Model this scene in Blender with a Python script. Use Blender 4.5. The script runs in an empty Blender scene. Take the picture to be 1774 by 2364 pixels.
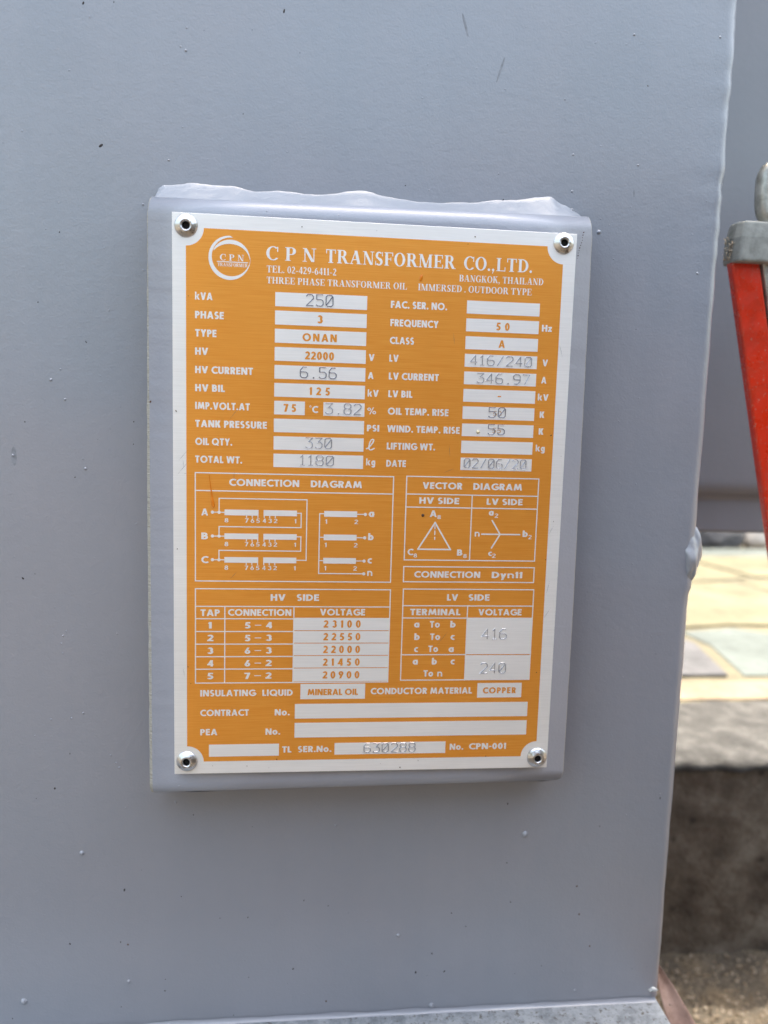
import bpy, bmesh, math, random
from mathutils import Vector, Matrix, noise

# ------------------------------------------------------------------ camera, sky, sun, exposure
scene = bpy.context.scene
C = scene.collection
R = math.radians

cam_d = bpy.data.cameras.new("camera")
cam = bpy.data.objects.new("camera", cam_d); C.objects.link(cam)
cam_d.sensor_fit = 'VERTICAL'; cam_d.sensor_height = 36.0
cam_d.lens = 27.12
cam_d.clip_start = 0.01; cam_d.clip_end = 1000
right = Vector((0.9945571, -0.10012133, 0.0288426))
up = Vector((-0.01619526, 0.12490649, 0.99203633))
back = Vector((-0.10292662, -0.98710389, 0.12260514))
M = Matrix.Identity(4)
for i in range(3):
    M[i][0] = right[i]; M[i][1] = up[i]; M[i][2] = back[i]
M.translation = (-0.02581647, -0.29102966, 0.03503969)
cam.matrix_world = M
cam_d.dof.use_dof = True
cam_d.dof.focus_distance = 0.292
cam_d.dof.aperture_fstop = 7.5
scene.camera = cam

SUN_EL, SUN_AZ = R(74), R(16)          # azimuth clockwise from +Y: the sun stands behind the tank
world = bpy.data.worlds.new("World"); scene.world = world; world.use_nodes = True
wn = world.node_tree; wn.nodes.clear()
sky = wn.nodes.new("ShaderNodeTexSky"); sky.sky_type = 'NISHITA'; sky.sun_disc = False
sky.sun_elevation = SUN_EL; sky.sun_rotation = SUN_AZ
sky.air_density = 2.0; sky.dust_density = 9.0; sky.ozone_density = 1.0
bg = wn.nodes.new("ShaderNodeBackground"); bg.inputs[1].default_value = 0.15
wo = wn.nodes.new("ShaderNodeOutputWorld")
wn.links.new(sky.outputs[0], bg.inputs[0]); wn.links.new(bg.outputs[0], wo.inputs[0])

sun_d = bpy.data.lights.new("sun", 'SUN'); sun_d.energy = 2.0; sun_d.angle = R(0.53); sun_d.color = (1.0, 0.93, 0.82)
sun = bpy.data.objects.new("sun", sun_d); C.objects.link(sun)
sdir = Vector((math.sin(SUN_AZ) * math.cos(SUN_EL), math.cos(SUN_AZ) * math.cos(SUN_EL), math.sin(SUN_EL)))
sun.rotation_euler = (-sdir).to_track_quat('-Z', 'Y').to_euler()
sun.location = sdir * 5

vs = scene.view_settings
vs.view_transform = 'Standard'; vs.look = 'None'; vs.gamma = 1.0; vs.use_curve_mapping = False
vs.exposure = 2.1
scene.render.engine = 'CYCLES'

# ------------------------------------------------------------------ helpers
class MB:
    def __init__(self): self.v = []; self.f = []
    def add(self, vs_, fs):
        o = len(self.v); self.v += [tuple(p) for p in vs_]; self.f += [tuple(i + o for i in f) for f in fs]
    def poly(self, pts): self.add(pts, [tuple(range(len(pts)))])
    def box(self, x0, x1, y0, y1, z0, z1):
        p = [(x, y, z) for x in (x0, x1) for y in (y0, y1) for z in (z0, z1)]
        self.add(p, [(0, 1, 3, 2), (4, 6, 7, 5), (0, 4, 5, 1), (2, 3, 7, 6), (0, 2, 6, 4), (1, 5, 7, 3)])
    def grid(self, rows):
        n = len(rows[0]); o = len(self.v)
        for r in rows: self.v += [tuple(p) for p in r]
        for i in range(len(rows) - 1):
            for j in range(n - 1):
                a = o + i * n + j
                self.f.append((a, a + 1, a + n + 1, a + n))
    def build(self, name, m, parent=None, smooth=False, kind=None, label=None):
        me = bpy.data.meshes.new(name); me.from_pydata(self.v, [], self.f); me.update()
        if smooth: me.polygons.foreach_set('use_smooth', [True] * len(me.polygons))
        return link(name, me, m, parent, kind, label)

def link(name, me, m, parent=None, kind=None, label=None):
    o = bpy.data.objects.new(name, me); C.objects.link(o)
    if m is not None and len(me.materials) == 0: me.materials.append(m)
    if parent is not None:
        o.parent = parent
        if parent.type == 'EMPTY': o.matrix_parent_inverse = Matrix.Translation(-parent.location)
    if kind: o['kind'] = kind
    if label: o['label'] = label
    return o

def thing(name, loc, label, cat, group=None):
    o = bpy.data.objects.new(name, None); C.objects.link(o); o.location = loc
    o.empty_display_size = 0.01
    o['label'] = label; o['category'] = cat
    if group: o['group'] = group
    return o

def tag(o, label, cat, group=None):
    o['label'] = label; o['category'] = cat
    if group: o['group'] = group
    return o

def bevel(o, w, seg=2):
    md = o.modifiers.new('bevel', 'BEVEL'); md.width = w; md.segments = seg; md.limit_method = 'ANGLE'
    return o

def fbm(p, oct_=3):
    a, s, q = 1.0, 0.0, Vector(p)
    for _ in range(oct_):
        s += a * noise.noise(q); q = q * 2.03; a *= 0.5
    return s

# ------------------------------------------------------------------ materials
class Mat:
    def __init__(self, name):
        self.m = bpy.data.materials.new(name); self.m.use_nodes = True
        self.t = self.m.node_tree; self.b = self.t.nodes['Principled BSDF']
        self.co = self.t.nodes.new('ShaderNodeTexCoord')
    def n(self, kind, **kw):
        nd = self.t.nodes.new(kind)
        for k, v in kw.items():
            if hasattr(nd, k): setattr(nd, k, v)
            else: nd.inputs[k.replace('_', ' ')].default_value = v
        return nd
    def l(self, a, b): self.t.links.new(a, b)
    def noise(self, scale, detail=3, rough=0.5, stretch=None, dist=0.0):
        nd = self.n('ShaderNodeTexNoise'); nd.inputs['Scale'].default_value = scale
        nd.inputs['Detail'].default_value = detail; nd.inputs['Roughness'].default_value = rough
        nd.inputs['Distortion'].default_value = dist
        if stretch:
            mp = self.n('ShaderNodeMapping'); mp.inputs['Scale'].default_value = stretch
            self.l(self.co.outputs['Object'], mp.inputs[0]); self.l(mp.outputs[0], nd.inputs['Vector'])
        else: self.l(self.co.outputs['Object'], nd.inputs['Vector'])
        return nd.outputs['Fac']
    def vor(self, scale, feature='F1'):
        nd = self.n('ShaderNodeTexVoronoi'); nd.feature = feature; nd.inputs['Scale'].default_value = scale
        self.l(self.co.outputs['Object'], nd.inputs['Vector']); return nd
    def ramp(self, fac, stops):
        nd = self.n('ShaderNodeValToRGB'); e = nd.color_ramp.elements
        while len(e) < len(stops): e.new(0.5)
        for el, (p, c) in zip(e, stops):
            el.position = p; el.color = (*c, 1) if len(c) == 3 else c
        self.l(fac, nd.inputs[0]); return nd.outputs[0]
    def mix(self, fac, a, b, mode='MIX'):
        nd = self.n('ShaderNodeMix'); nd.data_type = 'RGBA'; nd.blend_type = mode
        for sock, val in ((nd.inputs[0], fac), (nd.inputs[6], a), (nd.inputs[7], b)):
            if isinstance(val, (int, float)): sock.default_value = val
            elif isinstance(val, tuple): sock.default_value = (*val, 1)
            else: self.l(val, sock)
        return nd.outputs[2]
    def rng(self, fac, lo, hi, a=0.0, b=1.0):
        nd = self.n('ShaderNodeMapRange'); nd.inputs[1].default_value = a; nd.inputs[2].default_value = b
        nd.inputs[3].default_value = lo; nd.inputs[4].default_value = hi
        self.l(fac, nd.inputs[0]); return nd.outputs[0]
    def bump(self, h, strength, dist, prev=None):
        nd = self.n('ShaderNodeBump'); nd.inputs['Strength'].default_value = strength; nd.inputs['Distance'].default_value = dist
        self.l(h, nd.inputs['Height'])
        if prev is not None: self.l(prev, nd.inputs['Normal'])
        return nd.outputs[0]
    def set(self, **kw):
        for k, v in kw.items():
            s = self.b.inputs[k.replace('_', ' ')]
            if isinstance(v, tuple): s.default_value = (*v, 1)
            elif isinstance(v, (int, float)): s.default_value = v
            else: self.l(v, s)
        return self

def paint(name, base, tint, rough=0.36, wave=0.0026):
    m = Mat(name)
    big = m.noise(9, 3, 0.5); fine = m.noise(60, 4, 0.6)
    col = m.mix(m.rng(big, 0, 1, 0.35, 0.65), base, tint)
    col = m.mix(m.rng(fine, 0, 0.5, 0.35, 0.9), col, tuple(c * 0.88 for c in base))
    streak = m.noise(1.0, 4, 0.6, (26, 26, 1.6))                                             # faint rain streaks, then broad random tint patches
    col = m.mix(m.rng(streak, 0, 0.55, 0.42, 0.80), col, tuple(c * 1.16 for c in tint))
    tint_patch = m.noise(5, 3, 0.45)
    col = m.mix(m.rng(tint_patch, 0, 0.6, 0.35, 0.72), col, (base[0] * 1.00, base[1] * 0.93, base[2] * 0.88))
    n1 = m.bump(m.noise(7, 2, 0.4), 1.0, wave)
    n2 = m.bump(m.noise(1100, 2, 0.5), 0.55, 0.00013, n1)
    n3 = m.bump(m.noise(300, 3, 0.55), 0.60, 0.00020, n2)
    gl = m.n('ShaderNodeMath'); gl.operation = 'ADD'; m.l(m.noise(45, 3), gl.inputs[0]); m.l(tint_patch, gl.inputs[1])
    m.set(Base_Color=col, Roughness=m.rng(gl.outputs[0], rough - 0.06, rough + 0.10, 0.6, 1.4), Normal=n3)
    m.b.inputs['IOR'].default_value = 1.58; m.b.inputs['Coat Weight'].default_value = 0.7; m.b.inputs['Coat Roughness'].default_value = 0.22
    return m.m

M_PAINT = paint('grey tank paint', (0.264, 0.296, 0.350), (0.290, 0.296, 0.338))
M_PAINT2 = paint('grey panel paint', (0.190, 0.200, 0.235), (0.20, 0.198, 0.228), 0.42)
M_WELD = paint('painted weld', (0.325, 0.352, 0.40), (0.305, 0.335, 0.385), 0.34, 0.0004)
M_BRACKET = paint('bracket paint', (0.345, 0.370, 0.44), (0.338, 0.362, 0.425), 0.36, 0.0003)

def brushed(name, base, tint, rough, metallic=1.0, aniso=0.35, coat=0.0):
    m = Mat(name)
    grain = m.noise(1.0, 2, 0.6, (60, 1, 2600)); grain2 = m.noise(1.0, 2, 0.6, (260, 1, 5200))
    big = m.noise(28, 3, 0.55)
    col = m.mix(m.rng(grain, 0, 1, 0.3, 0.7), base, tint)
    col = m.mix(m.rng(big, 0, 0.35, 0.42, 0.75), col, tuple(c * 0.9 for c in base))
    g = m.n('ShaderNodeMath'); g.operation = 'ADD'; m.l(grain, g.inputs[0]); m.l(grain2, g.inputs[1])
    m.set(Base_Color=col, Metallic=metallic, Roughness=m.rng(grain2, rough - 0.06, rough + 0.08, 0.3, 0.7),
          Normal=m.bump(g.outputs[0], 0.10, 0.00006, m.bump(m.noise(14, 1, 0.4), 1.0, 0.0016)))
    m.b.inputs['Coat Weight'].default_value = coat; m.b.inputs['Coat Roughness'].default_value = 0.35
    return m.m

M_ALU = brushed('brushed aluminium', (0.88, 0.87, 0.85), (0.95, 0.94, 0.92), 0.46, 0.35)
M_ORANGE = brushed('orange lacquer', (0.90, 0.345, 0.045), (0.97, 0.425, 0.072), 0.37, 0.45)
M_GROOVE = brushed('dark groove', (0.085, 0.09, 0.13), (0.16, 0.17, 0.22), 0.45, 0.2)  # dark tone painted in for groove depth; scratches share it
M_GROOVE2 = brushed('pale groove', (0.30, 0.31, 0.35), (0.42, 0.43, 0.47), 0.4, 0.4)
M_FAINT = brushed('worn lacquer', (0.50, 0.27, 0.12), (0.72, 0.50, 0.34), 0.5, 0.3)
M_ENGR = brushed('engraved aluminium', (0.80, 0.81, 0.84), (0.88, 0.88, 0.90), 0.26)

m = Mat('rivet metal')
m.set(Base_Color=m.mix(m.rng(m.noise(420, 4, 0.65), 0, 0.8, 0.56, 0.70), m.mix(m.noise(900, 3), (0.58, 0.58, 0.58), (0.72, 0.72, 0.73)), (0.20, 0.16, 0.11)), Metallic=1.0,
      Roughness=m.rng(m.noise(1500, 3), 0.18, 0.45), Normal=m.bump(m.noise(700, 3), 0.35, 0.0003)); M_RIVET = m.m
m = Mat('rivet hole'); m.set(Base_Color=(0.006, 0.006, 0.006), Roughness=0.8); M_HOLE = m.m  # near-black colour gives the hole its darkness in place of depth
m = Mat('sheared steel edge')
m.set(Base_Color=m.ramp(m.noise(1, 3, 0.6, (300, 300, 1400)), [(0.3, (0.30, 0.285, 0.24)), (0.6, (0.42, 0.41, 0.37)), (0.8, (0.24, 0.20, 0.14))]),
      Roughness=0.6, Normal=m.bump(m.noise(1, 2, 0.6, (100, 100, 1800)), 0.7, 0.0005)); M_EDGE = m.m
m = Mat('galvanised base')
sp = m.vor(700); 
c0 = m.ramp(m.noise(160, 5, 0.7), [(0.35, (0.15, 0.165, 0.18)), (0.6, (0.30, 0.32, 0.34)), (0.75, (0.22, 0.23, 0.235))])
c0 = m.mix(m.rng(m.noise(420, 4, 0.7), 0, 1, 0.56, 0.66), c0, (0.085, 0.075, 0.065))
m.set(Base_Color=c0, Roughness=0.6, Normal=m.bump(m.noise(500, 4, 0.6), 0.5, 0.0006)); M_BASE = m.m
m = Mat('dirt speck'); m.set(Base_Color=(0.028, 0.022, 0.02), Roughness=0.7); M_DIRT = m.m
m = Mat('rust speck'); m.set(Base_Color=(0.09, 0.045, 0.02), Roughness=0.8); M_RUST = m.m
m = Mat('rough concrete')
c0 = m.ramp(m.noise(34, 6, 0.65), [(0.3, (0.035, 0.025, 0.017)), (0.5, (0.090, 0.072, 0.054)), (0.72, (0.19, 0.17, 0.14))])
c0 = m.mix(m.rng(m.noise(14, 4, 0.6, (1, 1, 0.35)), 0, 0.75, 0.52, 0.68), c0, (0.035, 0.026, 0.018))
c0 = m.mix(m.rng(m.vor(60).outputs[0], 0.9, 0, 0.10, 0.2), c0, (0.02, 0.014, 0.01))
m.set(Base_Color=c0, Roughness=0.9, Normal=m.bump(m.noise(160, 5, 0.7), 0.8, 0.003)); M_CONC = m.m
m = Mat('concrete cap')
m.set(Base_Color=m.ramp(m.noise(60, 6, 0.65), [(0.3, (0.026, 0.026, 0.025)), (0.52, (0.054, 0.053, 0.051)), (0.70, (0.100, 0.099, 0.095))]),
      Roughness=0.9, Normal=m.bump(m.noise(240, 5, 0.7), 0.8, 0.002)); M_CAP = m.m
m = Mat('sandy ground')
c0 = m.ramp(m.noise(420, 6, 0.7), [(0.3, (0.032, 0.026, 0.020)), (0.5, (0.080, 0.067, 0.050)), (0.7, (0.17, 0.14, 0.105))])
c0 = m.mix(m.rng(m.noise(30, 3), 0, 0.5, 0.5, 0.7), c0, (0.22, 0.165, 0.10))
m.set(Base_Color=c0, Roughness=0.95, Normal=m.bump(m.noise(500, 4, 0.7), 0.9, 0.002)); M_SAND = m.m
m = Mat('grit'); m.set(Base_Color=m.ramp(m.noise(300, 2), [(0.35, (0.07, 0.055, 0.04)), (0.5, (0.20, 0.16, 0.11)), (0.65, (0.36, 0.31, 0.25))]), Roughness=0.9); M_GRIT = m.m
m = Mat('soil'); m.set(Base_Color=m.ramp(m.noise(20, 5), [(0.3, (0.06, 0.05, 0.035)), (0.7, (0.13, 0.11, 0.075))]), Roughness=0.95); M_SOIL = m.m
def stone(name, a, b):
    m = Mat(name); m.set(Base_Color=m.mix(m.rng(m.noise(60, 5, 0.7), 0, 0.8, 0.55, 0.72), m.ramp(m.noise(16, 6, 0.65), [(0.32, tuple(c * 0.72 for c in a)), (0.62, b)]), tuple(c * 0.45 for c in a)), Roughness=0.8, Normal=m.bump(m.noise(70, 5, 0.6), 0.6, 0.004)); return m.m
M_ST = dict(cream=stone('cream stone', (0.108, 0.098, 0.054), (0.140, 0.128, 0.074)), teal=stone('blue green stone', (0.070, 0.088, 0.084), (0.092, 0.113, 0.108)),
            grey=stone('grey stone', (0.050, 0.053, 0.060), (0.085, 0.086, 0.095)), tan=stone('tan stone', (0.17, 0.125, 0.078), (0.21, 0.165, 0.11)))
M_JOINT = stone('joint mortar', (0.085, 0.075, 0.045), (0.12, 0.108, 0.065))
m = Mat('red enamel')
c0 = m.mix(m.rng(m.noise(110, 5, 0.65), 0, 0.6, 0.5, 0.75), (0.74, 0.030, 0.004), (0.60, 0.070, 0.035))
c0 = m.mix(m.rng(m.noise(700, 3, 0.7), 0, 0.75, 0.60, 0.68), c0, (0.50, 0.33, 0.25))
c0 = m.mix(m.rng(m.noise(1, 3, 0.6, (900, 900, 45)), 0, 0.55, 0.62, 0.70), c0, (0.62, 0.16, 0.10))
c0 = m.mix(m.rng(m.noise(48, 4, 0.6), 0, 0.5, 0.52, 0.68), c0, (0.40, 0.035, 0.015))
m.set(Base_Color=c0, Roughness=m.rng(m.noise(120, 4), 0.22, 0.5, 0.35, 0.7), Normal=m.bump(m.noise(300, 3), 0.15, 0.0004), Coat_Weight=0.35, Coat_Roughness=0.12); M_RED = m.m
m = Mat('grey moulded cap')
c0 = m.ramp(m.noise(150, 5, 0.6), [(0.3, (0.20, 0.21, 0.19)), (0.6, (0.36, 0.37, 0.345)), (0.8, (0.27, 0.245, 0.20))])
m.set(Base_Color=c0, Roughness=0.55, Normal=m.bump(m.noise(500, 4), 0.3, 0.0005)); M_CAPGREY = m.m
m = Mat('worn bright steel')
m.set(Base_Color=m.ramp(m.noise(200, 5, 0.6), [(0.3, (0.30, 0.29, 0.25)), (0.6, (0.55, 0.55, 0.50))]), Metallic=0.7, Roughness=0.4); M_STEEL = m.m
m = Mat('frayed fibre'); m.set(Base_Color=(0.50, 0.42, 0.32), Roughness=0.9); M_FIB = m.m
m = Mat('dry leaf')
c0 = m.ramp(m.noise(90, 5, 0.6), [(0.3, (0.12, 0.065, 0.045)), (0.55, (0.23, 0.145, 0.115)), (0.75, (0.30, 0.21, 0.17))])
c0 = m.mix(m.rng(m.noise(300, 3, 0.6), 0, 0.95, 0.64, 0.70), c0, (0.03, 0.015, 0.015))
m.set(Base_Color=c0, Roughness=0.6, Normal=m.bump(m.noise(1, 3, 0.6, (500, 500, 60)), 0.4, 0.0006)); M_LEAF = m.m
m = Mat('shrub leaf'); m.set(Base_Color=m.ramp(m.noise(40, 3), [(0.3, (0.03, 0.055, 0.02)), (0.7, (0.08, 0.12, 0.04))]), Roughness=0.6); M_GREEN = m.m
m = Mat('resin'); m.set(Base_Color=(0.72, 0.21, 0.012), Roughness=0.12); M_RESIN = m.m
m = Mat('pale drop'); m.set(Base_Color=(0.62, 0.56, 0.38), Roughness=0.25); M_DROP = m.m
m = Mat('pale rock'); m.set(Base_Color=m.mix(m.noise(30, 4), (0.50, 0.47, 0.44), (0.66, 0.62, 0.58)), Roughness=0.8); M_ROCK = m.m
m = Mat('pale paint flake'); m.set(Base_Color=(0.55, 0.57, 0.58), Roughness=0.5); M_FLAKE = m.m

# ------------------------------------------------------------------ setting: ground, terrace, garden
GZ, TZ = -0.36, -0.192
g = MB(); g.grid([[(x, y, GZ) for x in (-300, 300)] for y in (-300, 300)])
g.build('ground', M_SAND, kind='structure')
# loose sand heaped against the kerb
rows = []
for j in range(26):
    y = 0.02 + j * 0.0072
    rows.append([(x, y, GZ + 0.003 + max(0, (y - 0.10) / 0.10) ** 2 * 0.012 + 0.0035 * fbm((x * 40, y * 40, 3))) for x in [0.14 + i * 0.008 for i in range(60)]])
g = MB(); g.grid(rows); g.build('sand_drift', M_SAND, kind='structure')
# grit lying on the sand (nobody could count it)
random.seed(5); g = MB()
for _ in range(2600):
    x = random.uniform(0.15, 0.40); y = random.uniform(0.05, 0.198); s = random.uniform(0.0006, 0.0019)
    z = GZ + 0.003 + max(0, (y - 0.10) / 0.10) ** 2 * 0.012 + 0.0035 * fbm((x * 40, y * 40, 3)) + s * 0.3
    a = random.random() * 6.28; p = []
    for k in range(4): p.append((x + s * math.cos(a + k * 1.57) * random.uniform(0.7, 1.2), y + s * math.sin(a + k * 1.57) * random.uniform(0.7, 1.2), z))
    p += [(x, y, z + s), (x, y, z - s)]
    g.add(p, [(0, 1, 4), (1, 2, 4), (2, 3, 4), (3, 0, 4), (1, 0, 5), (2, 1, 5), (3, 2, 5), (0, 3, 5)])
go = g.build('grit', M_GRIT, kind='stuff'); go['label'] = 'loose sandy grit lying at the foot of the kerb'; go['category'] = 'grit'

g = MB(); g.box(-6, 8, 1.10, 60, GZ - 0.1, TZ - 0.02); g.build('garden_soil', M_SOIL, kind='structure')
pav = MB(); pav.box(0.16, 6, 0.305, 1.10, GZ - 0.1, TZ - 0.006); pav = pav.build('pavement', M_JOINT, kind='structure')

def slab(name, pts, z0, z1, mat, parent, seed=0, w=0.004):
    me = bpy.data.meshes.new(name); bm = bmesh.new()
    lo = [bm.verts.new((x, y, z0)) for x, y in pts]; hi = [bm.verts.new((x, y, z1)) for x, y in pts]
    bm.faces.new(hi); bm.faces.new(lo[::-1])
    for i in range(len(pts)):
        j = (i + 1) % len(pts); bm.faces.new((lo[i], lo[j], hi[j], hi[i]))
    bmesh.ops.recalc_face_normals(bm, faces=bm.faces); bm.to_mesh(me); bm.free()
    o = link(name, me, mat, parent); bevel(o, w); return o

FS = [('tan', [(0.17, 0.312), (0.62, 0.312), (0.64, 0.355), (0.17, 0.362)]),
      ('tan', [(0.63, 0.312), (1.2, 0.312), (1.2, 0.352), (0.65, 0.353)]),
      ('grey', [(0.20, 0.372), (0.372, 0.371), (0.392, 0.47), (0.38, 0.505), (0.20, 0.52)]),
      ('teal', [(0.388, 0.372), (0.415, 0.372), (0.47, 0.435), (0.52, 0.50), (0.47, 0.535), (0.40, 0.52), (0.408, 0.47)]),
      ('cream', [(0.427, 0.368), (1.1, 0.366), (1.1, 0.60), (0.66, 0.61), (0.54, 0.535), (0.532, 0.495), (0.480, 0.430)]),
      ('cream', [(0.20, 0.535), (0.385, 0.520), (0.40, 0.533), (0.47, 0.548), (0.53, 0.545), (0.64, 0.62), (0.60, 0.78), (0.22, 0.77)]),
      ('cream', [(0.66, 0.625), (1.1, 0.615), (1.1, 0.84), (0.63, 0.80)]),
      ('cream', [(0.22, 0.785), (0.59, 0.795), (0.66, 0.82), (0.62, 1.00), (0.22, 1.00)]),
      ('cream', [(0.675, 0.825), (1.2, 0.855), (1.2, 1.00), (0.635, 1.00)]),
      ('teal', [(0.22, 1.01), (1.2, 1.01), (1.2, 1.09), (0.22, 1.09)])]
for i, (k, p) in enumerate(FS): slab('flagstone', p, TZ - 0.02, TZ - 0.0035 + 0.0008 * ((i * 7) % 3 - 1), M_ST[k], pav, w=0.002)

# concrete kerb in front of the paving: dark stained face, paler rough top
kerb = thing('concrete_kerb', (0.5, 0.25, GZ), 'stained dark concrete kerb below the stone paving, right of the tank', 'kerb')
rows = []
for j in range(30):
    t = j / 29; z = GZ - 0.02 + t * (TZ - 0.012 - GZ + 0.02)
    rows.append([(x, 0.200 + 0.0016 * fbm((x * 30, z * 30, 1), 4), z) for x in [0.15 + i * 0.006 for i in range(120)]])
g = MB(); g.grid(rows); g.build('face', M_CONC, kerb, smooth=True)
rows = []
for j in range(26):
    t = j / 25
    r = []
    for i in range(160):
        x = 0.15 + i * 0.0045; e = 0.0030 * fbm((x * 45, 7.1, 0.3), 3)
        if j == 0: y, z = 0.203, TZ - 0.018
        elif j == 1: y, z = 0.197 + e, TZ - 0.012 + e * 0.5
        else:
            u = (j - 2) / 23; y = 0.199 + e * (1 - u) + u * (0.305 - 0.199); z = TZ - 0.004 + 0.0020 * fbm((x * 35, y * 35, 2), 4) - 0.004 * max(0, 1 - u * 8)
        r.append((x, y, z))
    rows.append(r)
g = MB(); g.grid(rows); g.build('top', M_CAP, kerb, smooth=True)

# added low brown wall, unseen behind the camera, placed to block front light
LWX0, LWX1, LWY, LWZ = -0.15, 0.50, -0.47, 0.28
m = Mat('brown blocker')
m.set(Base_Color=m.ramp(m.noise(20, 5, 0.6), [(0.3, (0.085, 0.062, 0.048)), (0.7, (0.15, 0.115, 0.09))]), Roughness=0.9, Normal=m.bump(m.noise(120, 4), 0.6, 0.003))
lw = thing('light_blocker_wall', (0.9, LWY - 0.06, GZ), 'unseen low brown wall added behind the camera to block front light', 'wall')
g = MB(); g.box(LWX0, LWX1, LWY - 0.12, LWY, GZ - 0.02, LWZ - 0.04); g.build('blocker_body', m.m, lw)
g = MB(); g.box(0.36, 0.48, LWY + 0.001, -0.13, GZ - 0.02, LWZ - 0.04); g.build('blocker_return', m.m, lw)
g = MB(); g.box(LWX0 - 0.02, LWX1 + 0.02, LWY - 0.14, LWY + 0.02, LWZ - 0.04, LWZ); bevel(g.build('blocker_coping', M_CONC, lw), 0.004)

# planting and rocks at the far side of the paving
def shrub(cx, cy, h, r, n, seed, label):
    random.seed(seed); t = thing('garden_shrub', (cx, cy, TZ - 0.02), label, 'shrub', 'plants beyond the paving')
    st = MB()
    for k in range(5):
        a = k * 1.3; x1, y1 = cx + r * 0.5 * math.cos(a), cy + r * 0.5 * math.sin(a); w = 0.004
        st.add([(cx - w, cy, TZ - 0.02), (cx + w, cy, TZ - 0.02), (cx, cy + w, TZ - 0.02), (x1, y1, TZ + h * 0.7)], [(0, 1, 3), (1, 2, 3), (2, 0, 3)])
    st.build('stem', M_SOIL, t)
    lf = MB()
    for _ in range(n):
        d = Vector((random.gauss(0, 1), random.gauss(0, 1), random.gauss(0, 0.8))); d.normalize(); d *= random.uniform(0.4, 1)
        c = Vector((cx + d.x * r, cy + d.y * r, TZ - 0.02 + h * 0.55 + d.z * h * 0.55))
        a = Vector((random.gauss(0, 1), random.gauss(0, 1), random.gauss(0, 1))).normalized() * random.uniform(0.02, 0.035)
        b = a.cross(Vector((random.gauss(0, 1), random.gauss(0, 1), random.gauss(0, 1)))).normalized() * 0.010
        lf.add([c - a, c - b, c + a, c + b], [(0, 1, 2, 3)])
    lf.build('crown', M_GREEN, t)
shrub(0.72, 1.30, 0.30, 0.17, 700, 1, 'dark green shrub beyond the paving, next to the tank edge')
shrub(1.06, 1.42, 0.34, 0.18, 700, 2, 'dark green shrub beyond the paving, next to the red arm')
shrub(0.42, 1.38, 0.32, 0.18, 500, 3, 'dark green shrub behind the tank corner')
def rock(cx, cy, cz, rx, ry, rz, seed, label, mat):
    bm = bmesh.new(); bmesh.ops.create_icosphere(bm, subdivisions=3, radius=1)
    for v in bm.verts:
        k = 1 + 0.22 * fbm(v.co * 1.4 + Vector((seed, 0, 0)), 3)
        v.co = Vector((cx + v.co.x * rx * k, cy + v.co.y * ry * k, cz + v.co.z * rz * k))
    me = bpy.data.meshes.new('garden_rock'); bm.to_mesh(me); bm.free()
    return tag(link('garden_rock', me, mat), label, 'rock')
rock(0.905, 1.17, TZ + 0.012, 0.055, 0.04, 0.040, 3, 'pale rounded rock at the far edge of the paving', M_ROCK)
rock(0.80, 1.16, TZ + 0.004, 0.05, 0.035, 0.028, 9, 'grey low rock at the far edge of the paving, left of the pale one', M_ST['grey'])

# ------------------------------------------------------------------ the transformer tank
YW = 0.020; XE = 0.1420; CR = 0.0060
tank = thing('transformer_tank', (-0.35, 0.2, GZ), 'grey painted steel transformer tank filling the picture', 'transformer')
prof = [(-1.15, YW), (-0.6, YW), (-0.3, YW), (-0.16, YW), (0.0, YW), (0.08, YW), (0.115, YW), (0.128, YW)]
prof += [(XE - CR + CR * math.sin(R(a)), YW + CR - CR * math.cos(R(a))) for a in range(0, 91, 9)]
prof += [(XE, YW + 0.02), (XE, YW + 0.05), (XE, 0.6)]
zs = [-0.2281] + [-0.2281 + (0.24 + 0.2281) * i / 150 for i in range(1, 151)] + [0.5, 1.0]
rows = []
for z in zs:
    r = []
    for (x, y) in prof:
        if x > 0.1330 and y < 0.05:
            e = 0.00030 * fbm((z * 60, x * 60, 0.5), 3)
            if z > 0.08: e += 0.0007 * min(1, (z - 0.08) / 0.05) * fbm((z * 110, y * 90, 4.2), 3)
            if z > -0.036: e += 0.0008
            x += e; y -= e * 0.4
        r.append((x, y, z))
    rows.append(r)
g = MB(); g.grid(rows)
# closing faces: back, left, lid
g.poly([(XE, 0.6, -0.2281), (-1.15, 0.6, -0.2281), (-1.15, 0.6, 1.0), (XE, 0.6, 1.0)])
g.poly([(-1.15, 0.6, -0.2281), (-1.15, YW, -0.2281), (-1.15, YW, 1.0), (-1.15, 0.6, 1.0)])
g.poly([(-1.15, YW, 1.0), (XE, YW, 1.0), (XE, 0.6, 1.0), (-1.15, 0.6, 1.0)])
wall = g.build('front_wall', M_PAINT, tank, smooth=True)
wall.data.polygons.foreach_set('use_smooth', [i < len(wall.data.polygons) - 3 for i in range(len(wall.data.polygons))])

# seam bead running up the right corner
def bead(name, path, rad, mat, parent, n=10, seed=0, amp=0.35):
    rows = []
    for i, (p, s) in enumerate(path):
        r = []
        for k in range(n + 1):
            a = 2 * math.pi * (k % n) / n
            rr = rad * s * (1 + amp * fbm((p[2] * 170 + seed, math.cos(a) * 1.2, math.sin(a) * 1.2), 2))
            r.append((p[0] + rr * math.cos(a), p[1] + rr * math.sin(a), p[2]))
        rows.append(r)
    g = MB(); g.grid(rows); return g.build(name, mat, parent, smooth=True)
path = [((XE - 0.0006, YW + 0.0075, -0.012 + i * 0.0022), 1.0) for i in range(110)]
bead('corner_seam', path, 0.0020, M_PAINT, tank, 10, 2, 0.30)
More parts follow.
